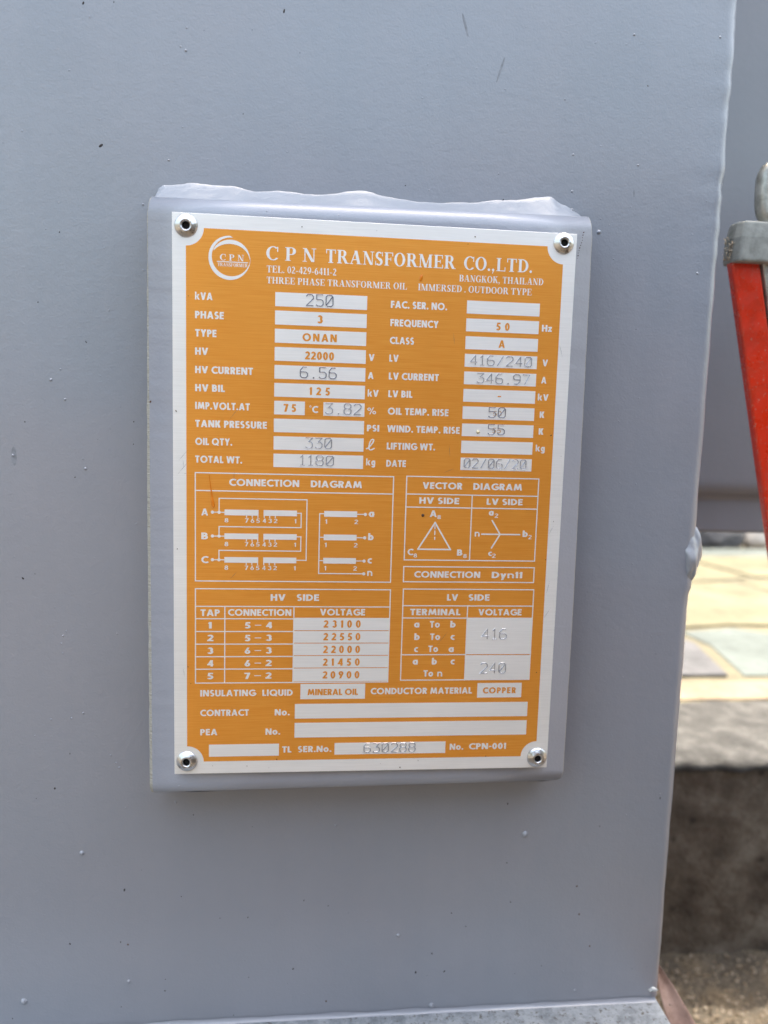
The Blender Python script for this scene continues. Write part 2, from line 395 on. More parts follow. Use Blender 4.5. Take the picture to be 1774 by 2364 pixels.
# weld lump where the seam ends
bm = bmesh.new(); bmesh.ops.create_icosphere(bm, subdivisions=5, radius=1)
for v in bm.verts:
    n0 = v.co.copy(); k = 1 + 0.24 * fbm(n0 * 1.3 + Vector((4.4, 0, 1)), 2) + 0.04 * fbm(n0 * 4, 2)
    taper = 0.42 + 0.58 * max(0, min(1, (n0.z + 1.0) / 1.2))
    v.co = Vector((0.1398 + n0.x * 0.0068 * k * taper, YW + 0.0066 + n0.y * 0.0080 * k, -0.0215 + n0.z * 0.0140 * (1 + 0.1 * k)))
me = bpy.data.meshes.new('weld_lump'); bm.to_mesh(me); bm.free(); me.polygons.foreach_set('use_smooth', [True] * len(me.polygons))
link('weld_lump', me, M_WELD, tank)

# base rail under the wall, with its fillet
g = MB(); g.box(-1.15, 0.1400, -0.045, 0.62, -0.2363, -0.2283); o = g.build('base_flange', M_BASE, tank); bevel(o, 0.0012)
g = MB(); g.box(-0.90, 0.118, -0.01, 0.58, GZ - 0.01, -0.2363); g.build('base_channel', M_BASE, tank)
rows = []
for i in range(150):
    x = -0.20 + i * 0.3388 / 149; h = 0.0016 + 0.0007 * fbm((x * 60, 0, 9), 3); r = []
    for k in range(7):
        t = k / 6; r.append((x, YW - 0.0003 - 0.0014 * (1 - t) ** 1.6, -0.2283 + h * t ** 1.3))
    rows.append(r)
g = MB(); g.grid(rows); g.build('base_fillet', M_PAINT, tank, smooth=True)
bm = bmesh.new(); bmesh.ops.create_icosphere(bm, subdivisions=2, radius=1)
for v in bm.verts:
    k = 1 + 0.5 * fbm(v.co * 2 + Vector((2, 5, 0)), 2); v.co = Vector((0.1375 + v.co.x * 0.0020 * k, YW - 0.0004 + v.co.y * 0.0007 * k, -0.2230 + v.co.z * 0.0011 * k))
me = bpy.data.meshes.new('paint_flake'); bm.to_mesh(me); bm.free(); link('paint_flake', me, M_FLAKE, tank)

# blisters, dirt and rust specks in the paint
SP = """-97.9,182.3,.22d -36.3,184.0,.33d -71.9,175.5,.22b -74.1,168.8,.22b -72.2,167.6,.33b -51.1,146.7,.22d -65.6,175.1,.17d -103.3,132.1,.44d -78.6,128.4,.28b -30.2,169.8,.17d -118.9,110.9,.17b -88.2,111.9,.28b -123.2,45.4,.39b -118.1,38.1,.33b -119.6,49.5,.22b -133.2,29.1,.22d -111.0,11.5,.39b -115.0,8.1,.22d -109.9,60.1,.22d -138.0,16.1,.33b -120.9,-55.6,.28b -121.6,-58.7,.24b -119.6,-53.6,.2b -121.1,-62.8,.2b -126.3,-90.3,.22b -118.3,-89.9,.28b -113.7,-87.9,.28b -103.1,-106.0,.24b -101.0,-109.2,.24b -99.7,-111.3,.28b -132.7,-97.1,.2b -131.0,-30.4,.17d -106.2,23.0,.17d -101.4,27.2,.17d -108.2,-24.0,.17b -99.8,-54.7,.22b -140.2,-214.4,.88b -97.0,-207.3,.55b -97.3,-128.9,.22b -132.9,-124.0,.2d -77.1,-127.0,.33b -120.9,-188.9,.33d -97.2,-190.3,.39r -100.2,-189.0,.22d -81.8,-207.2,.22d -58.8,-179.8,.22d -47.0,-179.9,.22d -27.4,-204.9,.33d -29.7,-211.8,.17d -46.5,-208.0,.22d -12.7,-221.1,.39r -23.2,-173.0,.22d -75.0,-169.2,.2d -91.2,-156.7,.17d -10.2,-139.0,.33b -52.9,-225.7,.22d -145.0,-222.0,.22d -100.3,-219.1,.22d -69.9,-132.7,.2d -12.7,-175.9,.22d -115.3,-148.3,.66b 132.6,96.9,.42b 78.5,119.0,.37b 90.0,111.0,.55b 90.4,116.2,.18b 94.2,114.1,.17b 104.8,137.4,.17b 129.3,112.1,.17b 133.6,112.3,.17b 133.7,108.8,.17b 131.8,83.2,.23b 96.8,100.9,.17b 108.2,73.5,.18d 134.6,33.8,.18b 134.6,130.4,.23b 134.6,38.6,.17b 134.3,7.5,.14d 128.6,1.5,.14d 98.2,-170.8,.37r 100.1,-184.4,.42r 106.0,-200.2,.37r 84.0,-208.8,.21d 48.4,-188.1,.26d 41.7,-181.5,.23d 68.2,-177.3,.23d 65.6,-158.6,.23d 26.7,-209.2,.37d 33.7,-200.5,.26d 18.4,-191.2,.53b 64.6,-131.0,.26d 73.1,-145.4,.85b 134.0,-130.0,.26d 133.7,-128.0,.21b 106.9,-142.5,.21d 100.4,-221.7,.42b 34.5,-225.8,.74b 118.8,-137.4,.21b 133.9,-211.7,.19d 126.8,-212.3,.19d 71.8,-212.0,.17d 31.9,-211.0,.16d 4.4,-183.7,.23b 99.4,185.9,.32b 73.1,160.2,.21b 104.5,137.5,.27b 134.1,125.3,.32b 134.6,187.5,.43b 134.2,176.5,.27b 133.8,174.4,.27b 134.6,177.5,.27b 134.6,139.0,.32b 77.6,139.9,.27b 48.0,131.0,.21b 134.7,194.5,.27d 135.2,188.9,.27d 50.3,121.3,.27d 78.0,126.0,.32b 39.9,179.3,.16d"""
random.seed(11)
acc = {'b': MB(), 'd': MB(), 'r': MB()}
def dome(mb, x, y, z, r, h, stretch=1.0, ang=0.0, n=8, rings=3):
    vs_ = [(x, y - h, z)]; fs = []
    for q in range(1, rings + 1):
        t = q / rings
        for k in range(n):
            a = 2 * math.pi * k / n; u, w = r * t * math.cos(a) * stretch, r * t * math.sin(a)
            vs_.append((x + u * math.cos(ang) - w * math.sin(ang), y - h * (1 - t * t), z + u * math.sin(ang) + w * math.cos(ang)))
    for k in range(n): fs.append((0, 1 + k, 1 + (k + 1) % n))
    for q in range(rings - 1):
        for k in range(n):
            a = 1 + q * n + k; b = 1 + q * n + (k + 1) % n; fs.append((a, a + n, b + n, b))
    mb.add(vs_, fs)
for tok in SP.split():
    a, b, rest = tok.split(','); k = rest[-1]; r = float(rest[:-1])
    st = random.uniform(1.0, 2.6) if k == 'd' else random.uniform(1, 1.3)
    an = random.uniform(0.6, 2.2) if k == 'd' else random.uniform(0, 3.1)
    rr = r * (1.7 if k == 'b' else 1.25) / 1000
    dome(acc[k], float(a) / 1000, YW + 0.00005, float(b) / 1000, rr, rr * (0.75 if k == 'b' else 0.35), st, an)
for _ in range(420):   # fine grain nibs
    x, z = random.uniform(-0.165, 0.130), random.uniform(-0.222, 0.205)
    r = random.choice((0.12, 0.15, 0.18, 0.24, 0.30, 0.34)) / 1000
    dome(acc['d' if random.random() < 0.10 else 'b'], x, YW + 0.00004, z, r * 1.3, r * 0.45, random.uniform(1, 2), random.uniform(0, 3.1), 6, 2)
sc = MB()
for (xa, za, xb, zb, w) in ((0.0305, 0.1903, 0.0343, 0.1783, 0.0007), (0.0490, 0.1762, 0.0448, 0.1624, 0.0006), (0.1034, 0.1286, 0.1037, 0.1245, 0.0006), (-0.1377, 0.0212, -0.1375, 0.0104, 0.0014)):
    dome(sc, (xa + xb) / 2, YW + 0.00002, (za + zb) / 2, w, 0.00004, math.hypot(xb - xa, zb - za) / 2 / w, math.atan2(zb - za, xb - xa), 14, 3)
m = Mat('scuffed paint'); m.set(Base_Color=m.ramp(m.noise(400, 3), [(0.35, (0.19, 0.20, 0.225)), (0.65, (0.27, 0.29, 0.325))]), Roughness=0.5)
sc.build('scuff', m.m, tank, False, 'stuff')
acc['b'].build('paint_blister', M_PAINT, tank, True, 'stuff'); acc['d'].build('dirt_speck', M_DIRT, tank, False, 'stuff'); acc['r'].build('rust_speck', M_RUST, tank, False, 'stuff')

# ------------------------------------------------------------------ recessed rear panel with rolled lower edge
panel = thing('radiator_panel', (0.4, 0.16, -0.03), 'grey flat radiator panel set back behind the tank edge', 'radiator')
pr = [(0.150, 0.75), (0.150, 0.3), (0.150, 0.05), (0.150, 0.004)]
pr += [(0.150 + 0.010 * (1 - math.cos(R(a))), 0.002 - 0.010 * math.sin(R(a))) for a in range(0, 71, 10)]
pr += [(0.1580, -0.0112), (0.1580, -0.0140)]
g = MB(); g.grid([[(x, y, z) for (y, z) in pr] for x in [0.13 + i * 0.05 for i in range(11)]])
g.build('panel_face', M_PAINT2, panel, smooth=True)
rows = []
for i in range(60):
    x = 0.13 + i * 0.5 / 59; w = 0.0007 * fbm((x * 26, 0, 2), 2)
    rows.append([(x, 0.1575, -0.0105), (x, 0.1575, -0.020), (x, 0.1575, -0.0285 + w), (x, 0.1590, -0.0300 + w), (x, 0.1615, -0.0290 + w), (x, 0.1620, -0.010)])
g = MB(); g.grid(rows); g.build('lower_lip', M_PAINT2, panel, smooth=False)
g = MB(); g.poly([(0.13, 0.175, -0.01), (0.63, 0.175, -0.01), (0.63, 0.175, 0.75), (0.13, 0.175, 0.75)]); g.poly([(0.13, 0.15, 0.75), (0.63, 0.15, 0.75), (0.63, 0.175, 0.75), (0.13, 0.175, 0.75)])
g.poly([(0.63, 0.15, 0.0), (0.63, 0.175, 0.0), (0.63, 0.175, 0.75), (0.63, 0.15, 0.75)])
g.build('panel_back', M_PAINT2, panel)

# ------------------------------------------------------------------ red arm with grey cap, right edge of the picture
arm = thing('red_arm', (0.27, 0.056, GZ), 'scuffed red metal arm with a grey cap, leaning at the right picture edge', 'metal arm')
def bar(name, a, b, wx, wy, mat, parent, bev, seg=3):
    """box bar from a (top) to b (bottom); wx across, wy deep"""
    a, b = Vector(a), Vector(b); d = (b - a).normalized(); sx = Vector((0, 1, 0)).cross(d).normalized(); sy = Vector((0, 1, 0))
    if sx.x < 0: sx = -sx
    bm = bmesh.new(); q = []
    for p in (a, b):
        for u, v in ((-1, -1), (1, -1), (1, 1), (-1, 1)): q.append(bm.verts.new(p + sx * u * wx / 2 + sy * v * wy / 2))
    for f in ((0, 1, 2, 3), (7, 6, 5, 4), (0, 4, 5, 1), (1, 5, 6, 2), (2, 6, 7, 3), (3, 7, 4, 0)): bm.faces.new([q[i] for i in f])
    bmesh.ops.recalc_face_normals(bm, faces=bm.faces)
    bmesh.ops.bevel(bm, geom=list(bm.edges), offset=bev, segments=seg, profile=0.6, affect='EDGES')
    me = bpy.data.meshes.new(name); bm.to_mesh(me); bm.free(); me.polygons.foreach_set('use_smooth', [True] * len(me.polygons))
    o = link(name, me, mat, parent); md = o.modifiers.new('wn', 'WEIGHTED_NORMAL'); return o
sl = (0.1928 - 0.1625) / (-0.0205 - 0.1055)     # dx/dz of the arm's left edge
def armx(z): return 0.1713 + (z - 0.1055) * sl
bar('shaft', (armx(0.112), 0.0525, 0.112), (armx(-0.358), 0.0525, -0.358), 0.0133, 0.005, M_RED, arm, 0.0013, 3)
# cap: chamfered block
bm = bmesh.new()
ring = [(0.1652, 0.0455), (0.2000, 0.0455), (0.2000, 0.0600), (0.1650, 0.0600), (0.1628, 0.0555), (0.1634, 0.0490)]
L = []
for z, ins in ((0.1082, 0.0), (0.1190, 0.0), (0.1262, 0.0016)): L.append([bm.verts.new((x + ins * (1 if x < 0.19 else -1), y + ins * 0.5 * (1 if y < 0.053 else -1), z)) for x, y in ring])
for i in range(len(L) - 1):
    for k in range(6): bm.faces.new((L[i][k], L[i][(k + 1) % 6], L[i + 1][(k + 1) % 6], L[i + 1][k]))
bm.faces.new(L[-1]); bm.faces.new(L[0][::-1]); bmesh.ops.recalc_face_normals(bm, faces=bm.faces)
me = bpy.data.meshes.new('cap'); bm.to_mesh(me); bm.free(); cap = link('cap', me, M_CAPGREY, arm); bevel(cap, 0.0012, 3)
# pale tongue beside the shaft and the worn steel eye above the cap
bar('tongue', (armx(0.1105) + 0.0106, 0.0520, 0.1105), (armx(0.03) + 0.0104, 0.0520, 0.03), 0.006, 0.006, M_STEEL, arm, 0.0012)
rows = []
for i in range(33):
    a = 2 * math.pi * i / 32; r = []
    cx, cz = 0.1862 + 0.0085 * math.copysign(abs(math.cos(a)) ** 0.5, math.cos(a)) - 0.06 * (0.0115 * math.copysign(abs(math.sin(a)) ** 0.6, math.sin(a))), 0.1395 + 0.0115 * math.copysign(abs(math.sin(a)) ** 0.6, math.sin(a))
    nx, nz = math.cos(a), math.sin(a)
    for k in range(11):
        b = 2 * math.pi * k / 10; q = 0.0034 * math.cos(b); r.append((cx + nx * q, 0.0535 + 0.0034 * math.sin(b), cz + nz * q))
    rows.append(r)
g = MB(); g.grid(rows); g.build('steel_eye', M_STEEL, arm, smooth=True)
random.seed(3); g = MB()
for _ in range(46):
    z = random.uniform(0.1085, 0.1185); p = Vector((0.1626 + random.uniform(0, 0.0010), 0.0500 + random.uniform(-0.001, 0.005), z)); w = random.uniform(0.00012, 0.00028)
    d = Vector((random.gauss(-0.5, 0.6), random.gauss(-0.3, 0.5), random.gauss(0, 1))).normalized() * random.uniform(0.0010, 0.0024)
    q = p + d; s = Vector((w, 0, w)); e = q + Vector((random.gauss(0, 1), random.gauss(0, 1), random.gauss(0, 1))).normalized() * 0.0008
    dy = Vector((0, w, 0))
    g.add([p - s, p + s, q + s, q - s, e, p + dy, q + dy], [(0, 1, 2, 3), (3, 2, 4), (0, 5, 6, 3), (5, 1, 2, 6)])
g.build('frayed_fibre', M_FIB, cap, kind='stuff')

# ------------------------------------------------------------------ dry leaf leaning at the tank's lower corner
rows = []
LT, LB = Vector((0.1449, 0.0340, -0.2209)), Vector((0.1625, -0.1872, GZ + 0.002))
for i in range(31):
    t = i / 30; c = LT.lerp(LB, t) + Vector((0.004 * math.sin(t * 3), -0.004 * math.sin(t * 2.5), 0))
    w = 0.0128 * math.sin(math.pi * min(1, t * 0.92 + 0.01)) ** 0.62; r = []
    for k in range(9):
        u = k / 4 - 1; r.append(c + Vector((w * u * 0.92, -w * u * 0.25 - 0.0022 * abs(u) ** 1.5 + 0.0005 * math.sin(t * 30 + u * 3), w * u * 0.28)))
    rows.append(r)
g = MB(); g.grid(rows); leaf = g.build('dry_leaf', M_LEAF, smooth=True)
md = leaf.modifiers.new('thickness', 'SOLIDIFY'); md.thickness = 0.0004
tag(leaf, 'brown speckled dry leaf propped against the lower tank corner', 'leaf')

# ------------------------------------------------------------------ nameplate bracket: folded channel welded to the wall
BY = 0.0021; BR_ = 0.0062; BT, BB = 0.1126, -0.1149
br = thing('nameplate_bracket', (0, YW, -0.11), 'grey folded steel bracket behind the orange nameplate', 'bracket')
sec = [(YW + 0.0005, BT)] + [(BY + BR_ - BR_ * math.sin(R(a)), BT - BR_ + BR_ * math.cos(R(a))) for a in range(0, 91, 10)]
nz = 260
sec += [(BY, BT - BR_ - (BT - BB - 2 * BR_) * i / nz) for i in range(1, nz)]
sec += [(BY + BR_ - BR_ * math.cos(R(a)), BB + BR_ - BR_ * math.sin(R(a))) for a in range(0, 91, 10)] + [(YW + 0.0005, BB)]
rows = []; erow_l = []; erow_r = []
for q, (y, z) in enumerate(sec):
    jl = 0.00034 * fbm((z * 150, 0, 1), 3) + 0.00016 * noise.noise((z * 1400, 3, 0)); jr = 0.00022 * fbm((z * 130, 0, 6), 3) + 0.00010 * noise.noise((z * 1300, 9, 0))
    front = max(0.0, min(1.0, (0.0075 - y) / 0.004))
    xl = -0.0830 + jl * 0.4; xr = 0.0806 + 0.0014 * max(0, min(1, (0.11 - z) / 0.15)) + jr * 0.4
    if z > 0.104: xl += 0.0010 * ((z - 0.104) / 0.009) ** 1.5; xr -= 0.0008 * ((z - 0.104) / 0.009)
    if z < -0.108: xr -= 0.0016 * ((-0.108 - z) / 0.006) ** 2
    sk = lambda x: z + 0.0108 * x
    rows.append([(x, y, sk(x)) for x in (xl, xl * 0.5, 0, xr * 0.5, xr)])
    wl = (0.0004 + 0.0008 * min(1, max(0, (0.10 - z) / 0.09))) + jl
    erow_l.append([(xl - wl, y + 0.0009, sk(xl)), (xl - wl * 0.45, y + 0.00025, sk(xl)), (xl, y, sk(xl))])
    erow_r.append([(xr, y, sk(xr)), (xr + 0.00025, y + 0.0002, sk(xr)), (xr + 0.0004 + jr, y + 0.0026, sk(xr))])
g = MB(); g.grid(rows); o = g.build('channel', M_BRACKET, br, smooth=True)
md = o.modifiers.new('thickness', 'SOLIDIFY'); md.thickness = 0.0026; md.offset = 1
g = MB(); g.grid(erow_l); g.build('cut_edge', M_EDGE, br)
g = MB(); g.grid(erow_r); g.build('cut_edge', M_EDGE, br)
# the weld along its top
WT = [(-0.0848, 0.1157), (-0.0843, 0.1171), (-0.0802, 0.1198), (-0.0691, 0.1211), (-0.0561, 0.1210), (-0.0464, 0.1193), (-0.0365, 0.1201), (-0.0216, 0.1195), (-0.0057, 0.1221), (0.0052, 0.1202), (0.0172, 0.1188), (0.0361, 0.1198), (0.0482, 0.1213), (0.0690, 0.1241), (0.0746, 0.1211), (0.0827, 0.1175), (0.0845, 0.1166)]
def lerp_tab(tab, x):
    for (a, b), (c, d) in zip(tab, tab[1:]):
        if x <= c:
            t = (x - a) / (c - a); t = max(0, t); s = t * t * (3 - 2 * t) if (c - a) > 0.004 else t
            return b + (d - b) * s
    return tab[-1][1]
rows = []
for i in range(220):
    x = -0.0825 + i * 0.1635 / 219; top = lerp_tab(WT, x) + 0.0005 * fbm((x * 90, 2, 0), 3); base = BT - 0.0006 + 0.0108 * x; r = []
    for k in range(15):
        t = k / 14
        y = 0.0098 + (YW + 0.0003 - 0.0098) * (1.08 * t - 0.08 * t ** 9) - 0.0004 * fbm((x * 220, t * 3, 5), 3) * math.sin(math.pi * t)
        z = base + (top - base) * t
        r.append((x, y, z))
    rows.append(r)
g = MB(); g.grid(rows); g.build('top_weld', M_WELD, br, smooth=True)
rows = []
for i in range(160):
    x = -0.079 + i * 0.158 / 159
    hgt = 0.0004 + 0.0011 * max(0, fbm((x * 48 + 2.0, 4, 0), 2)) + (0.0008 * math.exp(-((x + 0.066) / 0.007) ** 2)); r = []
    base = BB + 0.0018 + 0.0108 * x
    for k in range(9):
        t = k / 8; r.append((x, 0.0062 + (YW + 0.0003 - 0.0062) * t + 0.0004 * math.sin(9 * t + x * 300) * 0.3, base - 0.0008 - hgt * math.sin(math.pi * min(1, 0.25 + t * 0.6)) * 1.2))
    rows.append(r)
g = MB(); g.grid(rows); g.build('bottom_weld', M_BRACKET, br, smooth=True)
# rusty nick near the top right corner and a few nibs
g = MB(); random.seed(8)
for k in range(11): dome(g, 0.0776 - 0.0002 * k + random.uniform(-.0002, .0002), BY + 0.00005, 0.1062 - 0.00095 * k, random.uniform(0.00012, 0.0003), 0.00012, 1.5, 1.3, 6, 2)
dome(g, -0.0826, BY + 0.0001, 0.038, 0.0005, 0.0002, 1.4, 1.2, 6, 2)
g.build('rust_speck', M_RUST, br, kind='stuff')
g = MB()
for x, z in ((-0.041, 0.1095), (-0.0405, 0.1085), (0.01, 0.1078), (-0.0825, 0.094), (-0.073, -0.109), (-0.015, 0.1095), (0.04, 0.109), (0.060, 0.1085)): dome(g, x, BY + 0.0003, z - 0.002, 0.00035, 0.0003, 1.2, 0.5, 7, 2)
g.build('paint_blister', M_BRACKET, br, kind='stuff', smooth=True)

# ------------------------------------------------------------------ lettering: every glyph is drawn from bars, slants and arcs
class Pen:
    def __init__(self, s, h): self.s, self.h, self.p = s, h, []
    def rect(self, x0, y0, x1, y1): self.p.append([[(x0, y0), (x1, y0)], [(x0, y1), (x1, y1)]])
    def v(self, x, y0=0, y1=1, w=None): w = w or self.s; self.rect(x, y0, x + w, y1)
    def hz(self, y, x0, x1, h=None): h = h or self.h; self.rect(x0, y, x1, y + h)
    def d(self, xb, yb, xt, yt, w=None):
        w = w or self.s; self.p.append([[(xb, yb), (xb + w, yb)], [(xt, yt), (xt + w, yt)]])
    def arc(self, cx, cy, rx, ry, a0, a1, s=None, h=None, n=None):
        s = s or self.s; h = h or self.h; n = n or max(4, int(abs(a1 - a0) / 15)); rows = []
        for i in range(n + 1):
            a = R(a0 + (a1 - a0) * i / n); c, q = math.cos(a), math.sin(a)
            rows.append([(cx + rx * c, cy + ry * q), (cx + (rx - s) * c, cy + (ry - h) * q)])
        self.p.append(rows)
    def bowl(self, x0, x1, y0, y1, s=None, h=None):
        h = h or self.h; r = min((y1 - y0) / 2 * 0.95, x1 - x0); xc = x1 - r
        if xc > x0 + 1e-4: self.rect(x0, y1 - h, xc, y1); self.rect(x0, y0, xc, y0 + h)
        self.arc(xc, (y0 + y1) / 2, r, (y1 - y0) / 2, -90, 90, s, h)
    def path(self, pts, w):
        for a, b in zip(pts, pts[1:]):
            a, b = Vector(a), Vector(b); d = (b - a).normalized(); n_ = Vector((-d.y, d.x)) * w / 2; e = d * w * 0.25
            self.p.append([[tuple(a - e - n_), tuple(a - e + n_)], [tuple(b + e - n_), tuple(b + e + n_)]])

def sans(ch, s=0.20, h=0.18):
    p = Pen(s, h); W = 0.6
    if ch == 'A': W = .82; p.d(0, 0, .41 - s * .55, 1, s * 1.0); p.d(W - s, 0, .41 - s * .45, 1, s); p.hz(.2, .2, .62, h * .85)
    elif ch == 'B': W = .62; p.v(0); p.bowl(s * .5, .57, .5 - h * .35, 1); p.bowl(s * .5, W, 0, .5 + h * .5)
    elif ch == 'C': W = .74; p.arc(.5, .5, .5, .52, 48, 312)
    elif ch == 'D': W = .74; p.v(0); p.bowl(s * .5, W, 0, 1)
    elif ch == 'E': W = .52; p.v(0); [p.hz(y, s, W - (.03 if y == .42 else 0)) for y in (0, .42, 1 - h)]
    elif ch == 'F': W = .50; p.v(0); [p.hz(y, s, W) for y in (.40, 1 - h)]
    elif ch == 'G': W = .86; p.arc(.5, .5, .5, .52, 45, 352); p.hz(.36, .48, W)
    elif ch == 'H': W = .70; p.v(0); p.v(W - s); p.hz(.42, s, W - s)
    elif ch == 'I': W = s; p.v(0)
    elif ch == 'K': W = .68; p.v(0); p.d(W - s * 1.25, 0, s * .75, .55, s * 1.25); p.d(s * .75, .45, W - s * 1.3, 1, s * 1.2)
    elif ch == 'L': W = .48; p.v(0); p.hz(0, s, W)
    elif ch == 'M': W = .98; p.d(0, 0, .13, 1, s * .95); p.d(W - s * .95, 0, W - .13 - s * .95, 1, s * .95); p.d(.49 - s * .5, .1, .15, 1, s * .9); p.d(.49 - s * .4, .1, W - .15 - s * .9, 1, s * .9)
    elif ch == 'N': W = .76; p.v(0); p.v(W - s); p.d(W - s * 1.15, 0, 0, 1, s * 1.15)
    elif ch == 'O': W = 1.0; p.arc(.5, .5, .5, .52, 0, 360)
    elif ch == 'P': W = .58; p.v(0); p.bowl(s * .5, W, .36, 1)
    elif ch == 'Q': W = 1.0; p.arc(.5, .5, .5, .52, 0, 360); p.d(.78, -.06, .50, .34, s)
    elif ch == 'R': W = .62; p.v(0); p.bowl(s * .5, W - .02, .40, 1); p.d(W - s * 1.15, 0, .2, .46, s * 1.15)
    elif ch == 'S': W = .56; e = .5 + h / 2; p.arc(.28, (e - h + 1.02) / 2, .27, (1.02 - e + h) / 2, 35, 270); p.arc(.28, (e - .02) / 2, .28, (e + .02) / 2, -145, 90)
    elif ch == 'T': W = .60; p.v(.3 - s / 2); p.hz(1 - h, 0, W)
    elif ch == 'U': W = .68; p.v(0, .32, 1); p.v(W - s, .32, 1); p.arc(W / 2, .32, W / 2, .34, 180, 360)
    elif ch == 'V': W = .78; p.d(.39 - s * .55, 0, 0, 1, s * 1.05); p.d(.39 - s * .5, 0, W - s * 1.05, 1, s * 1.05)
    elif ch == 'W': W = 1.14; p.d(.29 - s * .5, 0, 0, 1); p.d(.29 - s * .5, 0, .57 - s * .5, 1); p.d(.85 - s * .5, 0, .57 - s * .5, 1); p.d(.85 - s * .5, 0, W - s, 1)
    elif ch == 'Y': W = .72; p.v(.36 - s / 2, 0, .5); p.d(.36 - s * .5, .40, 0, 1, s * 1.1); p.d(.36 - s * .6, .40, W - s * 1.1, 1, s * 1.1)
    elif ch == '0': W = .58; p.arc(.29, .5, .29, .515, 0, 360)
    elif ch == '1': W = .30; p.v(W - s); p.d(-.02, .74, W - s * .9, 1, s * .9)
    elif ch == '2': W = .56; p.arc(.28, .71, .28, .30, -32, 165); p.d(0, h * .6, .32, .60, s * 1.1); p.hz(0, 0, W)
    elif ch == '3': W = .54; e = .52 + h / 2; p.arc(.26, (e - h + 1.01) / 2, .25, (1.01 - e + h) / 2, -90, 155); p.arc(.26, (e - .01) / 2, .28, (e + .01) / 2, -155, 90)
    elif ch == '4': W = .62; p.v(.34); p.hz(.20, 0, W, h * .95); p.d(0, .24, .32, 1, s * .9)
    elif ch == '5': W = .54; p.hz(1 - h, .1, W - .03); p.d(.02, .46, .1, 1, s * .85); p.arc(.25, .31, .29, .325, -150, 120)
    elif ch == '6': W = .58; p.arc(.29, .31, .29, .32, 0, 360); p.d(.02, .36, .26, 1, s * 1.05)
    elif ch == '7': W = .54; p.hz(1 - h, 0, W); p.d(.08, 0, W - s * 1.1, 1 - h * .5, s * 1.1)
    elif ch == '8': W = .56; p.arc(.28, .745, .245, .265, 0, 360); p.arc(.28, .275, .28, .285, 0, 360)
    elif ch == '9': W = .58; p.arc(.29, .69, .29, .32, 0, 360); p.d(.58 - .26 - s * 1.05, 0, .56 - s * 1.05, .64, s * 1.05)
    elif ch == '.': W = s * 1.1; p.arc(W / 2, s * .5, s * .56, s * .56, 0, 360, s * .55, s * .55, 10)
    elif ch == '-': W = .30; p.hz(.34, 0, W, h * .9)
    elif ch == '_': W = .30; p.rect(0, 0, W, 1)
    elif ch == '%': W = .86; p.arc(.18, .74, .18, .25, 0, 360, .11, .11); p.arc(.68, .26, .18, .25, 0, 360, .11, .11); p.d(.20, -.02, .54, 1.02, .11)
    elif ch == '°': W = .26; p.arc(.12, .92, .13, .16, 0, 360, .07, .07)
    elif ch == 'a': W = .58; p.v(W - s, 0, .74); p.arc(.31, .37, .31, .385, 0, 360)
    elif ch == 'b': W = .58; p.v(0, 0, 1.03); p.arc(.28, .37, .30, .385, 0, 360)
    elif ch == 'c': W = .48; p.arc(.33, .37, .33, .385, 50, 310)
    elif ch == 'g': W = .58; p.v(W - s, -.12, .74); p.arc(.30, .37, .30, .385, 0, 360); p.arc(.29, -.10, .29, .22, 195, 360)
    elif ch == 'k': W = .66; p.v(0, 0, 1.06, s * .85); p.d(W - s * 1.05, 0, s * .75, .44, s * 1.05); p.d(s * .75, .34, W - s * 1.15, .76, s * .95)
    elif ch == 'n': W = .64; s = s * .82; h = h * .85; p.s, p.h = s, h; p.v(0, 0, .74); p.v(W - s, 0, .44); p.arc(.32, .42, .32, .335, 0, 180)
    elif ch == 'o': W = .66; p.arc(.33, .37, .33, .385, 0, 360)
    elif ch == 'y': W = .58; p.d(.24 - s * .4, .0, 0, .74, s); p.d(.06, -.30, W - s, .74, s)
    elif ch == 'z': W = .48; p.hz(.74 - h, 0, W); p.hz(0, 0, W); p.d(.0, h * .6, W - s * 1.1, .74 - h * .6, s * 1.1)
    elif ch == '~':
        W = .72; q = [(0, .12), (.16, .2), (.36, .42), (.56, .72), (.62, .93), (.52, 1.0), (.38, .92), (.27, .65), (.21, .35), (.23, .12), (.33, .02), (.48, .04), (.68, .18)]; p.path(q, .11)
    elif ch == ' ': W = .22
    return p.p, W

